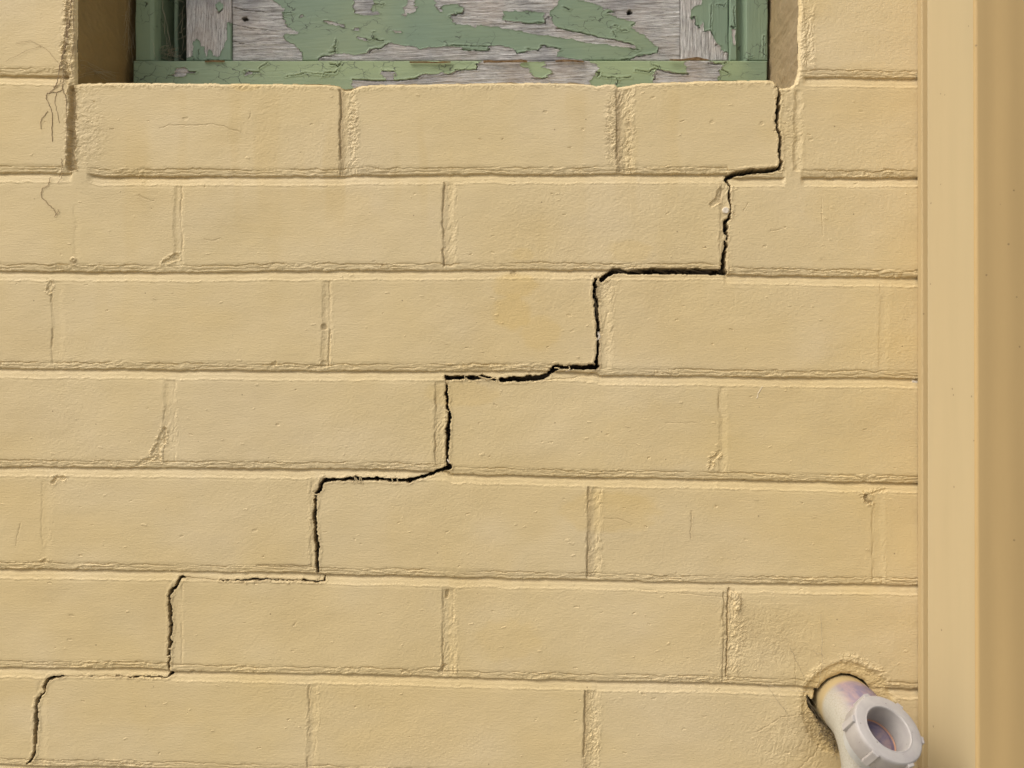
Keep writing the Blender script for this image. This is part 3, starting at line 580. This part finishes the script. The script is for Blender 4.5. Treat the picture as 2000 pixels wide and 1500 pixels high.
slab('jamb', 1424.5, 1500, OT, 119, .084, .05, M_GV, [[(1429, 55), (1435, 58), (1436, 88), (1431, 84)]], [], True, [[(1428, 54, 1.4), (1436, 54, 1.4), (1433, 25, 1), (1435, 15, 1)], [(1461, 110, 1), (1470, 110, 1)], [(1492, 70, 1), (1491, 112, 1)]], True, profile=prof, seed=360)
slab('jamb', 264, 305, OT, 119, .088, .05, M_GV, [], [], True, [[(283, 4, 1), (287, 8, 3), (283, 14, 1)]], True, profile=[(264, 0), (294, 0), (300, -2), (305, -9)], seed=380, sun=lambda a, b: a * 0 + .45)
slab('inner_jamb', 300, 348, OT, 135, .128, .004, M_GV, seed=400, vertical=True)
slab('bead', 339.5, 347.5, OT, 122, .112, .02, M_GV, seed=420, vertical=True, edge_wob=.3)
RW = [[(342, 135), (350, 133), (362, 131), (366, 138), (383, 140), (378, 143), (366, 143), (365, 149), (352, 151), (340, 148)], [(476, 144), (490, 140), (496, 143), (480, 148)], [(746, 138), (770, 140), (773, 148), (770, 158), (755, 158), (748, 150)],
      [(688, 155), (710, 158), (730, 160), (775, 158), (800, 156), (815, 152), (820, 147), (835, 145), (850, 145), (862, 140), (870, 145), (890, 140), (905, 137), (930, 136), (931, 126), (940, 120), (940, 115), (1150, 115), (1152, 120), (1165, 127), (1168, 140), (1160, 150), (1152, 160), (1150, 190), (688, 190)],
      [(1276, 142), (1285, 135), (1300, 138), (1320, 143), (1340, 146), (1341, 138), (1335, 122), (1350, 117), (1385, 119), (1400, 125), (1412, 128), (1405, 136), (1403, 150), (1400, 163), (1275, 163), (1275, 152)]]
RG = [[(1018, 122), (1068, 120), (1058, 132), (1070, 135), (1080, 141), (1070, 150), (1060, 154), (1045, 152), (1036, 145), (1036, 136), (1018, 130)], [(688, 170), (672, 182), (700, 182)]]
RC = [[(645, 126, 2.2), (656, 127, 1.2), (660, 131, 1.8), (665, 124, 1.6)], [(630, 150, .8), (632, 142, .8), (655, 143, 1.2), (658, 136, 1.)], [(688, 155, 2.), (730, 159, 2.), (775, 158, 2.2), (812, 154, 2), (822, 148, 1.6)], [(745, 136, 1), (750, 139, 1.4), (770, 140, 1)], [(1036, 153, 1), (1058, 155, 1.4), (1070, 151, 1)], [(890, 137, 1.6), (931, 136, 1.6), (931, 126, 1.6)], [(862, 146, 1.4), (880, 146, 1.4), (900, 138, 1.2)],
      [(1175, 150, 1), (1206, 153, 1.4), (1232, 151, 1.2)], [(1206, 153, 1.4), (1206, 166, 1.8)], [(1240, 137, 1.2), (1268, 141, 1.6), (1278, 135, 1.8), (1318, 144, 2.), (1342, 145, 1.8)], [(1270, 120, .8), (1274, 127, 1), (1288, 131, 1.2), (1286, 137, 1)], [(1275, 155, 2), (1280, 155, 1.6), (1282, 141, 1.)], [(1166, 141, 2.4), (1172, 144, 1.8), (1168, 150, 1.4)], [(1385, 124, 1.8), (1408, 126, 2), (1418, 122, 1.4)], [(1407, 136, 1.4), (1420, 142, 1.6), (1422, 146, 1)],
      [(330, 148, .8), (340, 149, 1.2), (348, 134, 1)], [(365, 139, 1), (383, 141, 2.2)], [(478, 138, 1), (490, 141, 1.4), (507, 142, 1.6), (510, 132, 1.2), (522, 124, .8)], [(560, 150, .7), (600, 143, .8), (640, 147, .7)], [(1140, 121, 1.6), (1100, 117.5, 2.2), (1050, 118, 1.5)]]
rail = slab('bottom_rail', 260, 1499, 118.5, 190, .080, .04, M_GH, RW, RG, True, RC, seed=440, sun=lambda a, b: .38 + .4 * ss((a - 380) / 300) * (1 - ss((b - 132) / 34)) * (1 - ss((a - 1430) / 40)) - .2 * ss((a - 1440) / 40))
# lifted strips of paint and old putty along the top of the rail
M_PUTTY, t, b = mat_new('brown_old_putty', .8, .1); t.links.new(ramp(t, noise(t, coords(t), 300, 4), [(.3, (.16, .10, .06)), (.7, (.42, .31, .20))]), b.inputs['Base Color'])
def strip(name, pts, y, mat, th=.0012):
    """thin curled flake: pts = (x, ytop, ybottom)"""
    vs = []; fs = []
    for i, (x, a, c) in enumerate(pts):
        k = .0006 * math.sin(i * 1.7)
        for (yy, dy) in ((a, -.0016 + k), (c, 0)):
            p = P3(x, yy, y + dy); vs.append(p); vs.append(p + Vector((0, th, 0)))
    for i in range(len(pts) - 1):
        a = i * 4; fs += [(a, a + 2, a + 6, a + 4), (a + 1, a + 5, a + 7, a + 3), (a, a + 4, a + 5, a + 1), (a + 2, a + 3, a + 7, a + 6)]
    fs += [(0, 1, 3, 2), (len(vs) - 4, len(vs) - 2, len(vs) - 1, len(vs) - 3)]
    return mesh_obj(name, vs, fs, mat, win_o, False)
strip('flake', [(944, 118, 122), (955, 117, 121), (970, 119, 121.5), (985, 118, 120.6), (1000, 117.5, 121), (1016, 116, 120.5), (1030, 118, 120.5)], .078, M_PUTTY)
strip('flake', [(800, 120, 122), (830, 119.6, 122), (850, 121, 122.5), (866, 119.5, 122.5), (880, 120, 121)], .078, M_PUTTY)
strip('flake', [(1308, 115.5, 117), (1330, 115.5, 118), (1345, 113.5, 117), (1363, 111, 117), (1375, 114.5, 117), (1384, 116, 117.5)], .077, M_PUTTY)
strip('flake', [(1085, 118, 120), (1100, 116, 119.4), (1120, 117, 119.5), (1140, 119, 121)], .078, M_PUTTY)
strip('flake', [(400, 119, 121), (415, 117.5, 120), (438, 118, 120.5)], .078, M_PUTTY)
# near-black sheet added for the unlit interior, behind gap and frame
M_BLACK, t, b = mat_new('unlit_interior_black', .95, .05); b.inputs['Base Color'].default_value = (.008, .008, .007, 1)
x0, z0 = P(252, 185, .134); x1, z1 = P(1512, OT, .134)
box('dark_backing', float(x0) - .02, float(x1) + .02, .137, .15, float(z0) - .01, float(z1) + .02, M_BLACK, win_o)

for ch in win_o.children: ch.location = -win_o.location

# ------------------------------------------------------------------ square downpipe beside the wall
def metal(name, col, rough=.42):
    m, t, b = mat_new(name, rough, .2)
    v = coords(t, (1, 1, .12)); n = noise(t, v, 60, 3); n2 = noise(t, coords(t), 12, 3)
    c = mix(t, ramp(t, n, [(.35, 0.), (.7, .5)]), col, tuple(x * .93 for x in col))
    spk = N(t, 'ShaderNodeTexVoronoi'); spk.inputs['Scale'].default_value = 60; t.links.new(coords(t), spk.inputs['Vector'])
    c = mix(t, math_(t, 'MULTIPLY', math_(t, 'LESS_THAN', spk.outputs['Distance'], .05), .55), c, (.12, .08, .04))
    t.links.new(c, b.inputs['Base Color']); bump(t, b, n2, .15, .002)
    return m
M_PIPE = metal('cream_downpipe_paint', (0.48, 0.382, 0.220), .6)
M_FRONT = metal('tan_front', (0.465, 0.318, 0.140), .6)  # front faces are browner than the cream side
M_SHADE_STRIP = metal('contact_shade_tan', (0.44, 0.33, 0.172), .7)  # darker tan: shade where the pipe meets the wall, put into the colour
xt = float(P(1801, 700)[0])
def downpipe():
    root = empty('downpipe', (xt + .05, -.04, 0))
    tag(root, 'square tan metal downpipe standing upright at the right end of the wall', 'downpipe')
    dy = -.0795
    pr = [(xt + .012, -.0012), (xt - .0025, -.0016), (xt - .003, -.003), (xt - .0022, -.0048), (xt - .0005, -.0058), (xt + .0004, -.0075), (xt + .0008, -.012), (xt + .0009, -.03), (xt + .0009, dy + .0026)]
    for k in range(9):
        a = math.pi - k / 8 * math.pi / 2; pr.append((xt + .0033 + .0024 * math.cos(a), dy + .0024 - .0024 * math.sin(a)))
    for k in range(1, 24): pr.append((xt + .0055 + k * .0039, dy + (.0004 * math.sin(k * .9))))
    for k in range(9):
        a = math.pi / 2 - k / 8 * math.pi / 2; pr.append((xt + .098 + .008 * math.cos(a), dy + .008 - .008 * math.sin(a)))
    pr += [(xt + .106, -.012), (xt + .104, -.0012)]
    zs = np.linspace(.12, 2.2, 60); n = len(pr); vs = []; fs = []
    lx = float(P(1791, 1340)[0]) - float(P(1803, 0)[0]); 
    for z in zs:
        for (x, y) in pr: vs.append((x - root.location.x, y - root.location.y, z))
    for j in range(len(zs) - 1):
        for i in range(n):
            a = j * n + i; b_ = j * n + (i + 1) % n; fs.append((a, b_, b_ + n, a + n))
    fr = [f[::-1] for f in fs if 9 <= f[0] % n < n - 3]; sd_ = [f[::-1] for f in fs if not 9 <= f[0] % n < n - 3]
    mesh_obj('pipe_back', vs, sd_, M_PIPE, root, True); mesh_obj('front_faces', vs, fr, M_FRONT, root, True)
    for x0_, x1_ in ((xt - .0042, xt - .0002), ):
        q = box('shade_strip', x0_ - root.location.x, x1_ + .0016 - root.location.x, -.0085 - root.location.y, -.0002 - root.location.y, .12, 2.2, M_SHADE_STRIP, root, .0012)  # added strip, coloured as the contact shade along the wall
    for z in (.35, 1.95):
        b_ = box('bracket', xt - .02 - root.location.x, xt + .125 - root.location.x, -.0835 - root.location.y, -.0825 - root.location.y, z, z + .025, M_PIPE, root, 0)
        for sx in (xt - .02, xt + .124):
            q = box('bracket_side', sx - root.location.x, sx + .0012 - root.location.x, -.0825 - root.location.y, -.002 - root.location.y, z, z + .025, M_PIPE, root)
    # shoe at the foot
    v2 = []; f2 = []
    for (z, k) in ((.12, 1.0), (.06, 1.02), (.03, 1.04)):
        for (x, y) in pr: v2.append(((x - root.location.x) * k, (y - root.location.y) * k - (0.05 if z < .05 else 0.015 if z < .1 else 0), z))
    for j in range(2):
        for i in range(n):
            a = j * n + i; b_ = j * n + (i + 1) % n; f2.append((a, b_, b_ + n, a + n))
    mesh_obj('shoe', v2, f2, M_PIPE, root, True)
downpipe()

# ------------------------------------------------------------------ PVC waste pipe with coupling nut
def frame_for(t):
    t = t.normalized(); a = Vector((0, 0, 1)) if abs(t.z) < .9 else Vector((0, 1, 0))
    x = t.cross(a).normalized(); return x, x.cross(t).normalized()
def sweep(path, radii, seg=48, cap=False, up=None):
    vs = []; fs = []; px = None
    for i, p in enumerate(path):
        t = (path[min(i + 1, len(path) - 1)] - path[max(i - 1, 0)]).normalized()
        if px is None: px, py = frame_for(t)
        else: px = (px - t * px.dot(t)).normalized(); py = px.cross(t).normalized()
        for k in range(seg):
            a = 2 * math.pi * k / seg; vs.append(p + (px * math.cos(a) + py * math.sin(a)) * radii[i])
    for i in range(len(path) - 1):
        for k in range(seg):
            a = i * seg + k; b_ = i * seg + (k + 1) % seg; fs.append((a, b_, b_ + seg, a + seg))
    return vs, fs
def lathe(c, n, prof, seg=72):
    """prof = (radius, height along n)"""
    x, y = frame_for(n); vs = []; fs = []
    for (r, h) in prof:
        for k in range(seg):
            a = 2 * math.pi * k / seg; vs.append(c + n * h + (x * math.cos(a) + y * math.sin(a)) * r)
    for i in range(len(prof) - 1):
        for k in range(seg):
            a = i * seg + k; b_ = i * seg + (k + 1) % seg; fs.append((a, b_, b_ + seg, a + seg))
    return vs, fs
M_PVC, t, b = mat_new('weathered_pvc', .45, .4)
v = coords(t); base = mix(t, ramp(t, noise(t, v, 50, 4), [(.4, 0.), (.7, 1.)]), (.45, .44, .41), (.38, .37, .345))
base = mix(t, attr(t, 'lilac'), base, mix(t, ramp(t, noise(t, coords(t, (1, 1, 2.5)), 55, 4, .6, 1.2), [(.35, 0.), (.65, 1.)]), (.34, .24, .23), (.19, .155, .215)))
vo = N(t, 'ShaderNodeTexVoronoi', feature='DISTANCE_TO_EDGE'); vo.inputs['Scale'].default_value = 420; t.links.new(v, vo.inputs['Vector'])
ck = math_(t, 'MULTIPLY', math_(t, 'LESS_THAN', vo.outputs['Distance'], .05), attr(t, 'craze'))
base = mix(t, math_(t, 'MULTIPLY', attr(t, 'craze'), .6), base, (.40, .36, .26))
base = mix(t, math_(t, 'MULTIPLY', ck, .45), base, (.26, .22, .15))
base = mix(t, attr(t, 'cream'), base, (.42, .315, .155))
t.links.new(base, b.inputs['Base Color'])
M_NUT, t, b = mat_new('grey_plastic_nut', .5, .35)
n1 = noise(t, coords(t), 70, 4, .6); n2 = noise(t, coords(t), 500, 3)
c = mix(t, ramp(t, n1, [(.35, 0.), (.7, 1.)]), (.41, .375, .34), (.345, .31, .29))
spk = N(t, 'ShaderNodeTexVoronoi'); spk.inputs['Scale'].default_value = 130; t.links.new(coords(t), spk.inputs['Vector'])
c = mix(t, math_(t, 'MULTIPLY', math_(t, 'LESS_THAN', spk.outputs['Distance'], .07), .5), c, (.1, .08, .07))
t.links.new(c, b.inputs['Base Color']); bump(t, b, n2, .12, .0004)
M_PURPLE, t, b = mat_new('purple_primer', .4, .4)
t.links.new(mix(t, ramp(t, noise(t, coords(t), 90, 4), [(.35, 0.), (.7, 1.)]), (.17, .13, .17), (.26, .20, .235)), b.inputs['Base Color'])
M_RUST, t, b = mat_new('orange_seal', .5, .3); b.inputs['Base Color'].default_value = (.50, .27, .17, 1)
pr_ = empty('waste_pipe', P3(1651, 1376, 0))
tag(pr_, 'grey and lilac plastic waste pipe with an open ribbed nut poking from the wall', 'pipe')
def loc(vs): return [v - pr_.location for v in vs]
R0 = .0232
c0 = P3(1652, 1377, .03); c1 = P3(1652, 1377, -.012)
br = .036
path = [c0, P3(1652, 1377, 0.0).lerp(c1, .0)]
c1 = P3(1653, 1377, 0); base_x = c1.x; base_z = c1.z
path = [Vector((base_x, .03, base_z)), Vector((base_x, 0, base_z)), Vector((base_x, -.006, base_z)), Vector((base_x, -.012, base_z)), Vector((base_x, -.017, base_z - .0003))]
for k in range(1, 15):
    a = k / 14 * rad(88)
    path.append(Vector((base_x, -.018 - br * math.sin(a), base_z - .0006 - br * (1 - math.cos(a)))))
last = path[-1]
for k in range(1, 8): path.append(last + Vector((0, -.0006 * k, -.022 * k)))
rr = [R0] * len(path)
vs, fs = sweep(path, rr)
lil = []; crz = []; crm = []
for v in vs:
    q = v - Vector((base_x, 0, base_z)); 
    yb = -v.y
    cream = 1 - min(1, max(0, (yb - .0075 - .18 * max(0, -q.x - .004)) / .0012))
    cr = min(1, max(0, (-q.x - .010) / .007)) * min(1, max(0, (q.z + .052) / .016))
    li = min(1, max(0, (q.x + .0225) / .011)) * min(1, max(0, (q.z + .042) / .022))
    lil.append(li); crz.append(cr); crm.append(cream * (q.z > -.03))
mesh_obj('bend', loc(vs), fs, M_PVC, pr_, True, dict(lilac=lil, craze=crz, cream=crm))
# branch and nut, axis n points outward, up and a little right
n = Vector((0.23, -0.655, 0.716)).normalized()
fc = P3(1736, 1423, -.083)
sc = (D - .083) / F / 1.0
RO = 75.5 * sc * .90; RI = RO * .62
vs, fs = lathe(fc, n, [(RO * .72, -.031), (RO * .76, -.026), (RO * .80, -.0188), (RO * .78, -.021)]); mesh_obj('branch', loc(vs), fs, M_PVC, pr_, True, dict(lilac=[0.] * len(vs), craze=[0.] * len(vs), cream=[0.] * len(vs)))
nut_prof = [(RO * .78, -.0185), (RO * .935, -.0185), (RO * .945, -.0183), (RO * .955, -.0178), (RO * .984, -.0034), (RO * .985, -.0028), (RO * .978, -.0012), (RO * .955, -.0002), (RO * .945, 0), (RO * .93, .0002), (RI * 1.11, .0002), (RI * 1.09, .0002), (RI * 1.07, .0005), (RI * 1.03, .0003), (RI * 1.005, -.0006), (RI * 1.0, -.0012), (RI * .987, -.0185), (RI * .985, -.0195), (RO * .78, -.0187)]
vs, fs = lathe(fc, n, nut_prof, 96); nut = mesh_obj('coupling_nut', loc(vs), [f[::-1] for f in fs], M_NUT, pr_, True)
me = nut.data
vs, fs = lathe(fc, n, [(RI * .99, -.0195), (RI * .975, -.0188), (RI * .955, -.0186), (RI * .935, -.019), (RI * .93, -.021)], 72); mesh_obj('seal', loc(vs), fs, M_RUST, pr_, True)
vs, fs = lathe(fc, n, [(RI * .935, -.0198), (RI * .91, -.0202), (RI * .90, -.026), (RI * .88, -.031), (RI * .6, -.034), (.0001, -.035)], 72); mesh_obj('liner', loc(vs), fs, M_PURPLE, pr_, True)
x_, y_ = frame_for(n)
def lug(px, py):
    # direction in the nut's own plane that points at this lug
    tgt = P3(px, py, -.083) - fc; tgt = (tgt - n * tgt.dot(n)); tgt.normalize(); s = tgt.cross(n)
    vs = []
    for h in (-.0165, -.0008):
        for (rr_, w_) in ((RO * .94, .0030), (RO * 1.045, .0026)):
            for sg in (-1, 1): vs.append(fc + n * h + tgt * rr_ + s * (w_ * sg))
    f = [(0, 1, 3, 2), (4, 6, 7, 5), (0, 4, 5, 1), (2, 3, 7, 6), (0, 2, 6, 4), (1, 5, 7, 3)]
    o = mesh_obj('lug', loc(vs), f, M_NUT, nut, False)
    b_ = o.modifiers.new('bevel', 'BEVEL'); b_.width = .0005; b_.segments = 2
for a in range(6):
    # six ribs, one pointing at the left rib of the picture
    t0 = P3(1660, 1401, -.083) - fc; t0 = (t0 - n * t0.dot(n)).normalized(); s0 = t0.cross(n)
    d_ = t0 * math.cos(a * math.pi / 3) + s0 * math.sin(a * math.pi / 3)
    q = fc + d_ * RO
    tgt = d_; s = tgt.cross(n); vs = []
    for h in (-.0165, -.0006):
        for (rr_, w_) in ((RO * .93, .0029), (RO * 1.05, .0025)):
            for sg in (-1, 1): vs.append(fc + n * h + tgt * rr_ + s * (w_ * sg))
    o = mesh_obj('lug', loc(vs), [(0, 1, 3, 2), (4, 6, 7, 5), (0, 4, 5, 1), (2, 3, 7, 6), (0, 2, 6, 4), (1, 5, 7, 3)], M_NUT, nut, False)
    b_ = o.modifiers.new('bevel', 'BEVEL'); b_.width = .0005; b_.segments = 2

# ------------------------------------------------------------------ cobwebs and roots
def fibre_mat(name, col):
    m, t, b = mat_new(name, .8, .1); b.inputs['Base Color'].default_value = (*col, 1); return m
M_WEB = fibre_mat('pale_web', (.42, .36, .25)); M_ROOT = fibre_mat('brown_fibre', (.32, .225, .13)); M_GREY = fibre_mat('grey_fluff', (.24, .185, .11))
def thread(vs, fs, pts, r):
    b0 = len(vs); 
    for i, p in enumerate(pts):
        t = (pts[min(i + 1, len(pts) - 1)] - pts[max(i - 1, 0)]); t = t.normalized() if t.length > 1e-7 else Vector((0, 0, 1)); x, y = frame_for(t)
        for k in range(3): vs.append(p + (x * math.cos(k * 2.094) + y * math.sin(k * 2.094)) * r)
    for i in range(len(pts) - 1):
        for k in range(3):
            a = b0 + i * 3 + k; b_ = b0 + i * 3 + (k + 1) % 3; fs.append((a, b_, b_ + 3, a + 3))
RR = random.Random(5)
def wander(p, q, n, amp, ydep=0.):
    """polyline in wall px between p and q, with wobble; third value = depth"""
    out = []; ox = oy = 0
    for i in range(n + 1):
        t = i / n; k = math.sin(math.pi * t)
        ox += RR.uniform(-amp, amp); oy += RR.uniform(-amp, amp); ox *= .8; oy *= .8
        out.append(P3(p[0] + (q[0] - p[0]) * t + ox, p[1] + (q[1] - p[1]) * t + oy + k * ydep, p[2] + (q[2] - p[2]) * t))
    return out
def web(name, label, cat, mat, threads):
    vs = []; fs = []
    for pts, r in threads: thread(vs, fs, pts, r)
    c = sum(vs, Vector()) / len(vs)
    o = mesh_obj(name, [v - c for v in vs], fs, mat); o.location = c
    tag(o, label, cat); return o
# brown roots crawling down the left pier
def poly_thread(pts, r, y=-.0012, sub=4, amp=1.1):
    out = []
    for a, b_ in zip(pts[:-1], pts[1:]):
        for i in range(sub):
            t = i / sub; out.append(P3(a[0] + (b_[0] - a[0]) * t + RR.uniform(-amp, amp), a[1] + (b_[1] - a[1]) * t + RR.uniform(-amp, amp), y))
    out.append(P3(*pts[-1], y)); return out, r
TH = [poly_thread(p, r * .72, -.0007) for p, r in (
    ([(140, -20), (138, 20), (133, 60), (130, 80), (124, 100), (118, 120), (116, 140), (112, 160), (105, 172)], .00055),
    ([(134, 30), (128, 66), (134, 84), (122, 106), (120, 128), (124, 146), (118, 160)], .0004), ([(124, 150), (122, 175), (110, 180), (92, 181), (90, 192), (98, 208), (103, 225), (101, 250), (102, 276)], .0004),
    ([(122, 172), (128, 190), (130, 205)], .0004), ([(122, 160), (108, 172), (96, 182)], .0003), ([(94, 218), (84, 228), (79, 240), (80, 252)], .00032), ([(110, 182), (106, 200), (112, 220), (116, 240)], .00025), ([(128, 205), (130, 240), (131, 290)], .00028),
    ([(120, 310), (122, 325), (116, 345)], .0003), ([(98, 345), (94, 362), (82, 368), (80, 384), (92, 396), (104, 408), (110, 418), (106, 424)], .00034), ([(112, 408), (114, 413), (108, 420)], .0003), ([(125, 340), (118, 350), (112, 358)], .0003), ([(145, -10), (143, 40), (146, 90), (148, 120)], .0003), ([(144, 90), (138, 120), (142, 150)], .0003), ([(30, 85), (60, 80), (90, 95), (118, 128)], .00016), ([(10, 120), (50, 100), (80, 90)], .00014))]
web('rootlet', 'brown dead vine rootlets clinging to the pier left of the window', 'rootlets', M_ROOT, TH)
# web in the corner of the left reveal
xs_ = []
for k in range(46):
    a = (RR.uniform(146, 158), RR.uniform(110, 165), RR.uniform(0, .02)); b_ = (RR.uniform(170, 235), RR.uniform(140, 162), RR.uniform(.03, .07))
    xs_.append((wander(a, b_, 7, 2.2, RR.uniform(-8, 6)), RR.uniform(.00006, .00012)))
for k in range(14): xs_.append((wander((RR.uniform(244, 256), RR.uniform(-10, 110), .07), (RR.uniform(230, 262), RR.uniform(-10, 140), .08), 6, 4), .0001))
web('cobweb', 'fine pale cobweb in the bottom corner of the left window reveal', 'cobweb', M_WEB, xs_)
xs_ = []
for k in range(34):
    a = (RR.uniform(302, 352), RR.uniform(95, 118), .1); b_ = (RR.uniform(310, 362), RR.uniform(85, 118), .09); xs_.append((wander(a, b_, 7, 3.0), RR.uniform(.00009, .00017)))
for (a, b_) in (((314, -5, .09), (326, 60, .1)), ((326, 60, .1), (332, 108, .1)), ((318, 20, .1), (340, 112, .09)), ((296, 75, .083), (306, 118, .08)), ((320, 45, .1), (330, 100, .1)), ((362, 30, .088), (345, 60, .1)), ((362, 55, .088), (348, 72, .1)), ((363, 70, .088), (344, 82, .1)), ((362, 10, .088), (348, 30, .1)), ((355, 20, .1), (356, 100, .1)), ((362, 92, .088), (350, 112, .1)), ((345, 2, .1), (363, 4, .088))):
    for r in range(1): xs_.append((wander(a, b_, 12, 2.4), RR.uniform(.00012, .0002)))
web('cobweb', 'tangled cobweb strung over the dark gap beside the left window jamb', 'cobweb', M_WEB, xs_)
# fluff and roots round the pipe hole
xs_ = []
for k in range(150):
    t = .12 + .88 * RR.random(); cx = 1600 + 40 * t + RR.uniform(-9, 9); cyy = 1395 + 68 * t + RR.uniform(-14, 12)
    l = RR.uniform(6, 20); a = RR.uniform(0, 6.28)
    xs_.append((wander((cx, cyy, RR.uniform(-.006, -.001)), (cx + l * math.cos(a), cyy + l * math.sin(a), RR.uniform(-.010, 0)), 7, 2.6), RR.uniform(.00010, .00024)))
for k in range(8):
    xs_.append((wander((1577 + RR.uniform(-3, 4), 1358 + RR.uniform(0, 14), -.001), (1605 + RR.uniform(-8, 6), 1410 + RR.uniform(-10, 20), -.003), 8, 2.4), .00013))
web('fibre_tangle', 'tangle of grey brown fibres stuffed between the waste pipe and its hole', 'fibres', M_GREY, xs_)
xs_ = []
for k in range(40):
    x = RR.uniform(1190, 1405); xs_.append((wander((x, 525 + RR.uniform(-2, 2), -.0005), (x + RR.uniform(4, 26), 533 + RR.uniform(-3, 3), .003), 5, 1.2), RR.uniform(.00005, .00010)))
web('cobweb', 'thin grey cobweb stretched along the wide level part of the crack', 'cobweb', M_GREY, xs_)
xs_ = []
for k in range(26):
    y = RR.uniform(550, 660); xs_.append((wander((1161 + RR.uniform(-1, 2), y, 0), (1168 + RR.uniform(-2, 2), y + RR.uniform(8, 26), .003), 5, 1.), RR.uniform(.00006, .00011)))
web('cobweb', 'thin grey cobweb in the upright crack left of the patched joint, mid wall', 'cobweb', M_GREY, xs_)
xs_ = [(wander(a, b_, 12, 1.6), .00013) for a, b_ in (((1603, 1200, -.001), (1605, 1300, -.003)), ((1605, 1300, -.003), (1598, 1345, -.004)), ((1590, 1270, -.001), (1607, 1282, -.001)), ((1500, 1340, -.001), (1540, 1400, -.001)), ((1540, 1260, -.001), (1575, 1330, -.001)), ((1500, 1340, -.001), (1580, 1352, -.001)))]
web('cobweb', 'single hanging cobweb threads on the bricks above the waste pipe', 'cobweb', M_WEB, xs_)

BR = []
for (x, y, a, l) in ((693, 936, 1.3, 9), (697, 937, 1.0, 9), (703, 936, 1.5, 9), (706, 935, 1.2, 8), (766, 938, 1.3, 8), (777, 939, 1.2, 9), (908, 737, 1.4, 10), (940, 737, .3, 12), (948, 739, .2, 14), (958, 740, -.3, 16), (965, 738, .5, 14), (1088, 719, .2, 10), (1110, 722, -.6, 9), (1112, 718, 1.2, 7), (616, 965, .2, 7), (332, 1268, .3, 6), (330, 1282, -.3, 6), (873, 803, .4, 7), (620, 975, 1.2, 8), (1417, 470, .6, 6)):
    dx, dy = l / 2 * math.cos(a), l / 2 * math.sin(a)
    vs, fs = [], []
    thread(vs, fs, wander((x - dx, y - dy, -.0003), (x + dx, y + dy, -.0003), 5, .5), .0005)
    BR.append((vs, fs))
vs, fs = [], []
for a, b_ in BR: o_ = len(vs); vs += a; fs += [tuple(i + o_ for i in f) for f in b_]
me_ = mesh_obj('paint_bridge', vs, fs, M_WALL, wall, False)

# ------------------------------------------------------------------ ground
M_GR, t, b = mat_new('pale_concrete', .9, .2)
t.links.new(ramp(t, noise(t, coords(t), 3, 8), [(.3, (.26, .25, .22)), (.7, (.36, .34, .30))]), b.inputs['Base Color'])
gv = [(-60, -60, 0), (60, -60, 0), (60, 60, 0), (-60, 60, 0)]
g_ = mesh_obj('ground', gv, [(0, 1, 2, 3)], M_GR, None, False); tag(g_, kind='structure')
